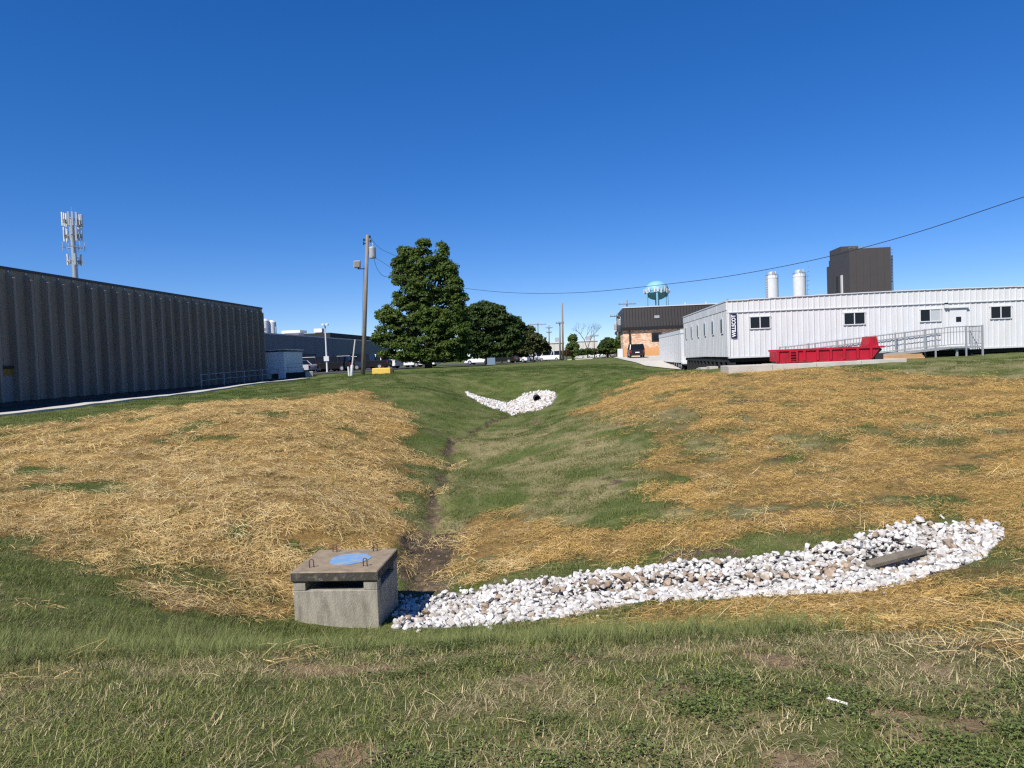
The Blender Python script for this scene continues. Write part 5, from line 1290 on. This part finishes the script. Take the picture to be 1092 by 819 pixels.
def clover(name, rng, n, m):
    vs, fs = [], []
    for i in range(n):
        a = rng.uniform(0, 6.283); rr = .07 * math.sqrt(rng.random()); c = np.array([rr * math.cos(a), rr * math.sin(a), rng.uniform(.01, .035)])
        r_ = rng.uniform(.0020, .0036); tl = rng.normal(0, .35, 2)
        for k in range(3):
            a2 = a + k * 2.09; c2 = c + np.array([math.cos(a2), math.sin(a2), 0]) * r_; b = len(vs)
            for q in range(5):
                an = q * 1.2566; x, y = r_ * math.cos(an), r_ * math.sin(an); vs.append((c2[0] + x, c2[1] + y, c2[2] + x * tl[0] + y * tl[1]))
            fs.append(tuple(range(b, b + 5)))
    me_ = bpy.data.meshes.new(name); me_.from_pydata(vs, [], fs); me_.materials.append(m); return bpy.data.objects.new(name, me_)
GR = {'tall': leafmat('tall_blades', (.115, .150, .036), (.250, .260, .095), .35, .35), 'green': leafmat('green_blades', (.155, .190, .040), (.300, .310, .100), .35, .3), 'dry': leafmat('dry_blades', (.36, .29, .14), (.60, .50, .29), .25, .25), 'brown': leafmat('brown_blades', (.15, .10, .05), (.26, .19, .09), .25, .25),
      'clover': leafmat('clover_leaves', (.105, .145, .034), (.175, .21, .065), .3, .3), 'straw': leafmat('straw_stalks', (.42, .270, .085), (.82, .62, .27), .15, .18, rough=.45, spec=.4), 'strawpale': leafmat('pale_straw_stalks', (.66, .49, .23), (.82, .67, .37), .15, .15, rough=.45, spec=.4), 'lawn': leafmat('lawn_blades', (.105, .135, .028), (.185, .205, .065), .35, .25)}
rg0 = np.random.default_rng(5)
SRC = {}
def src(k, objs): SRC[k] = objs
src('short', [blades('short_tuft', rg0, 16, .06, (.022, .06), (.0025, .005), .65, GR['green']) for _ in range(4)])
src('long', [blades('long_tuft', rg0, 16, .07, (.12, .26), (.003, .006), .30, GR['tall'], seg=3, arch=1.0) for _ in range(4)])
src('dry', [blades('dry_tuft', rg0, 14, .08, (.03, .10), (.0025, .005), .95, GR['dry']) for _ in range(3)])
src('brown', [blades('brown_tuft', rg0, 14, .07, (.02, .06), (.0025, .005), .9, GR['brown']) for _ in range(2)])
src('clover', [clover('clover_clump', rg0, 50, GR['clover']) for _ in range(3)])
src('straw', [blades('straw_patch', rg0, 60, .30, (.07, .24), (.0035, .0075), 0, GR['straw'], flat=True) for _ in range(4)])
src('strawp', [blades('pale_straw_patch', rg0, 36, .34, (.08, .30), (.003, .006), 0, GR['strawpale'], flat=True) for _ in range(3)])
src('lawn', [blades('lawn_patch', rg0, 70, .30, (.05, .13), (.006, .012), .45, GR['lawn']) for _ in range(4)])

def scatter(name, key, X, Y, scale, label, cat, align=True, lift=0.0):
    X = np.asarray(X); Y = np.asarray(Y); n = len(X); Z = ground_z(X, Y) + lift
    e = .15; zx = (ground_z(X + e, Y) - ground_z(X - e, Y)) / (2 * e); zy = (ground_z(X, Y + e) - ground_z(X, Y - e)) / (2 * e)
    yaw = RNG.uniform(0, 6.283, n)
    if align:
        N_ = np.stack([-zx, -zy, np.ones(n)], -1); N_ /= np.linalg.norm(N_, axis=1)[:, None]
        A = np.stack([np.cos(yaw), np.sin(yaw), np.zeros(n)], -1); A = A - N_ * (A * N_).sum(1)[:, None]; A /= np.linalg.norm(A, axis=1)[:, None]; Bv = np.cross(N_, A)
        R20, R21, R22, R10, R00 = A[:, 2], Bv[:, 2], N_[:, 2], A[:, 1], A[:, 0]
        rot = np.stack([np.arctan2(R21, R22), np.arcsin(np.clip(-R20, -1, 1)), np.arctan2(R10, R00)], -1)
    else: rot = np.stack([np.zeros(n), np.zeros(n), yaw], -1)
    me_ = bpy.data.meshes.new(name); me_.vertices.add(n); me_.vertices.foreach_set('co', np.c_[X, Y, Z].astype(np.float32).ravel())
    a = me_.attributes.new('rot', 'FLOAT_VECTOR', 'POINT'); a.data.foreach_set('vector', rot.astype(np.float32).ravel())
    a = me_.attributes.new('scl', 'FLOAT', 'POINT'); a.data.foreach_set('value', np.asarray(scale, np.float32) * np.ones(n, np.float32))
    a = me_.attributes.new('pick', 'INT', 'POINT'); a.data.foreach_set('value', RNG.integers(0, len(SRC[key]), n).astype(np.int32))
    o = bpy.data.objects.new(name, me_); COL.objects.link(o); tag(o, label, cat, kind='stuff')
    col = bpy.data.collections.get('src_' + key)
    if col is None:
        col = bpy.data.collections.new('src_' + key)
        for q in SRC[key]: col.objects.link(q)
    ng = bpy.data.node_groups.new('scatter_' + name, 'GeometryNodeTree')
    ng.interface.new_socket('Geometry', in_out='INPUT', socket_type='NodeSocketGeometry'); ng.interface.new_socket('Geometry', in_out='OUTPUT', socket_type='NodeSocketGeometry')
    nn = ng.nodes; gi = nn.new('NodeGroupInput'); go = nn.new('NodeGroupOutput'); ip = nn.new('GeometryNodeInstanceOnPoints'); ci = nn.new('GeometryNodeCollectionInfo')
    ci.inputs['Collection'].default_value = col; ci.inputs['Separate Children'].default_value = True; ci.inputs['Reset Children'].default_value = True
    def na(nm, ty):
        q = nn.new('GeometryNodeInputNamedAttribute'); q.data_type = ty; q.inputs['Name'].default_value = nm; return q.outputs['Attribute']
    er = nn.new('FunctionNodeEulerToRotation'); ng.links.new(na('rot', 'FLOAT_VECTOR'), er.inputs[0])
    ng.links.new(gi.outputs[0], ip.inputs['Points']); ng.links.new(ci.outputs[0], ip.inputs['Instance']); ip.inputs['Pick Instance'].default_value = True
    ng.links.new(na('pick', 'INT'), ip.inputs['Instance Index']); ng.links.new(er.outputs[0], ip.inputs['Rotation']); ng.links.new(na('scl', 'FLOAT'), ip.inputs['Scale'])
    ng.links.new(ip.outputs[0], go.inputs[0])
    md = o.modifiers.new('scatter', 'NODES'); md.node_group = ng
    return o
def sample(n_per_m2, x0, x1, y0, y1):
    n = int((x1 - x0) * (y1 - y0) * n_per_m2); X = RNG.uniform(x0, x1, n); Y = RNG.uniform(y0, y1, n)
    k = np.abs(X) < .78 * Y + 2.2; return X[k], Y[k]
def free(X, Y): return ~in_box(X, Y) & (sdist(X, Y, BED_POLY) < -.03) & (sdist(X, Y, FARROCK[0]) < 0)
# near grass, y 2.2 .. 13
X, Y = sample(760, -12, 10, 2.2, 13.2); s_, d_, r_, b_ = zones(X, Y); ok = free(X, Y) & (RNG.random(len(X)) < np.clip(1.35 - Y / 10.5, .3, 1))
tn = fbm(X, Y, 1.3, 401); tall = (.25 + .75 * _ss(.38, .58, fbm(X, Y, 2.2, 402))) * _ss(5.0, 6.0, Y + (tn - .5) * 1.6) * _ss(10.2, 8.6, Y) * _ss(-5.5, -3.6, X) * _ss(3.4, 2.0, X - (Y - 6) * .1)
wl_ = (1 - s_) * (1 - .9 * d_) * (1 - .65 * r_)
pat = .35 + .65 * _ss(.35, .6, fbm(X, Y, 2.6, 301))
k = ok & (RNG.random(len(X)) < wl_ * .8 * pat) & (RNG.random(len(X)) > tall * .8)
print('short', k.sum()); scatter('short_grass', 'short', X[k], Y[k], RNG.uniform(.7, 1.4, k.sum()) * (.75 + .6 * fbm(X[k], Y[k], 1.2, 303)) * np.where(X[k] < -1.5, 1.15, 1.0), 'short green mown grass on the near bank', 'grass')
k = ok & (RNG.random(len(X)) < (tall * .5 + .035 * _ss(-1, -3, X) * (Y > 4.5)) * (1 - .6 * s_))
print('long', k.sum()); scatter('tall_grass', 'long', X[k], Y[k], RNG.uniform(.35, 1.1, k.sum()), 'taller unmown grass along the lip of the near bank', 'grass', align=False)
k = ok & (RNG.random(len(X)) < (.06 + .45 * r_ + .15 * tall) * (1 - s_) * (1 - .5 * d_))
print('dry', k.sum()); scatter('dry_grass', 'dry', X[k], Y[k], RNG.uniform(.7, 1.5, k.sum()), 'dry tan grass scattered through the near lawn', 'grass')
k = ok & (RNG.random(len(X)) < (.22 * r_ + .12 * d_ + .10) * (1 - s_))
scatter('withered_grass', 'brown', X[k], Y[k], RNG.uniform(.7, 1.5, k.sum()), 'withered brown grass around the bare patches', 'grass')
cl_ = _ss(.48, .62, fbm(X, Y, 1.1, 201)) * (Y < 5.6) * _ss(-2.5, -.5, X)
k = ok & (RNG.random(len(X)) < cl_ * .35 * (1 - d_) * (1 - .6 * r_))
print('clover', k.sum()); scatter('clover', 'clover', X[k], Y[k], RNG.uniform(.8, 1.5, k.sum()), 'low dark green clover patches on the near ground', 'clover')
# straw mulch on the banks
X, Y = sample(22, -18, 14, 3.5, 20); s_, d_, r_, b_ = zones(X, Y); ok = free(X, Y)
k = ok & (RNG.random(len(X)) < np.clip(s_ * 1.1 + .01, 0, 1) * (1 - .6 * d_) * (.35 + .65 * _ss(.35, .55, fbm(X, Y, 1.5, 311))) * np.clip(1.3 - Y / 22, .3, 1)); print('straw', k.sum())
src('fine', [blades('fine_straw_patch', rg0, 90, .30, (.04, .13), (.0025, .005), 0, leafmat('fine_straw_stalks', (.40, .255, .075), (.70, .48, .165), .15, .18, rough=.5, spec=.3), flat=True) for _ in range(4)])
fine = X > np.where(Y < 14, .2, -1.0)
kf = k & fine; k = k & ~fine
scatter('straw_mulch', 'straw', X[k], Y[k], RNG.uniform(.7, 1.2, k.sum()), 'golden straw mulch spread over the left bank', 'straw')
scatter('fine_straw_mulch', 'fine', X[kf], Y[kf], RNG.uniform(.8, 1.3, kf.sum()), 'fine golden straw mulch around the stone bed and on the right bank', 'straw')
k = ok & (RNG.random(len(X)) < s_ * np.where(fine, .05, .22) * (1 - .6 * d_)); scatter('pale_straw', 'strawp', X[k], Y[k], RNG.uniform(.7, 1.2, k.sum()), 'paler loose straw stalks over the mulch', 'straw')
X, Y = sample(5, -20, 30, 19.5, 46); s_, d_, r_, b_ = zones(X, Y); ok = free(X, Y)
k = ok & (RNG.random(len(X)) < s_ * (1 - .6 * d_) * np.clip(1.5 - Y / 40, .4, 1)); print('strawfar', k.sum())
fine = X > 0
kf = k & fine; k = k & ~fine
scatter('upper_straw_mulch', 'straw', X[k], Y[k], RNG.uniform(1.1, 1.6, k.sum()), 'golden straw mulch on the upper left slope', 'straw')
scatter('upper_fine_straw', 'fine', X[kf], Y[kf], RNG.uniform(1.2, 1.9, kf.sum()), 'fine golden straw mulch on the upper right slope', 'straw')
# loose stalks fallen on the near grass to the right
X = RNG.normal(2.6, .4, 60); Y = RNG.normal(4.4, .45, 60); k = (Y > 2.8) & (Y < 5.6)
src('stalk', [blades('loose_stalks', rg0, 3, .12, (.08, .30), (.002, .0042), 0, GR['strawpale'], flat=True) for _ in range(4)])
scatter('loose_straw', 'stalk', X[k], Y[k], RNG.uniform(.6, 1.1, k.sum()), 'loose pale straw stalks fallen on the near grass', 'straw', lift=.03)
X, Y = sample(2.2, -5, 5, 2.6, 6.5); scatter('stray_straw', 'stalk', X, Y, RNG.uniform(.25, .6, len(X)), 'stray straw stalks dotted over the near lawn', 'straw', lift=.02)
# green grass on the basin floor and far slopes
X, Y = sample(9, -20, 22, 10, 34); s_, d_, r_, b_ = zones(X, Y); ok = free(X, Y)
k = ok & (RNG.random(len(X)) < ((1 - s_) ** 1.5 + .10) * (1 - .8 * d_) * np.clip(1.4 - Y / 30, .3, 1)); print('lawn', k.sum())
scatter('basin_grass', 'lawn', X[k], Y[k], RNG.uniform(.7, 1.2, k.sum()), 'thin green grass on the basin floor', 'grass')
X, Y = sample(2.6, -24, 26, 33, 75); s_, d_, r_, b_ = zones(X, Y); ok = free(X, Y)
dxw = X + 22.6 - (Y - 68) * .072
k = ok & (RNG.random(len(X)) < (1 - s_) ** 2) & (dxw > 5.5) & ~((X > 11) & (Y > 36.5)); print('lawnfar', k.sum())
src('turf', [blades('turf_patch', rg0, 70, .30, (.05, .12), (.006, .012), .45, leafmat('turf_blades', (.060, .098, .016), (.105, .145, .032), .35, .25)) for _ in range(3)])
scatter('upper_lawn', 'turf', X[k], Y[k], RNG.uniform(.8, 1.5, k.sum()), 'mown green lawn around the head of the basin', 'grass')

# crumbs of soil in the bare patches
M['clod'] = mat('dry_soil_crumb', (.23, .155, .095), .95, (.16, .105, .065), 20, .8, rand=.25)
def clod_src(i):
    o = bpy.data.objects.new('soil_crumb', stone_mesh(300 + i, M['clod'])); return o
src('clod', [clod_src(i) for i in range(5)])
X, Y = sample(260, -4, 4, 2.5, 6.2); s_, d_, r_, b_ = zones(X, Y); k = RNG.random(len(X)) < d_ * .8 + .02
scatter('soil_crumbs', 'clod', X[k], Y[k], RNG.uniform(.004, .018, k.sum()), 'crumbs of dry soil in the bare patches', 'soil')
X, Y = sample(45, -3.2, -.8, 12, 20); s_, d_, r_, b_ = zones(X, Y); k = free(X, Y) & (RNG.random(len(X)) < d_ * .8)
scatter('mud_crumbs', 'clod', X[k], Y[k], RNG.uniform(.01, .04, k.sum()), 'lumps of mud along the eroded flow line', 'soil')
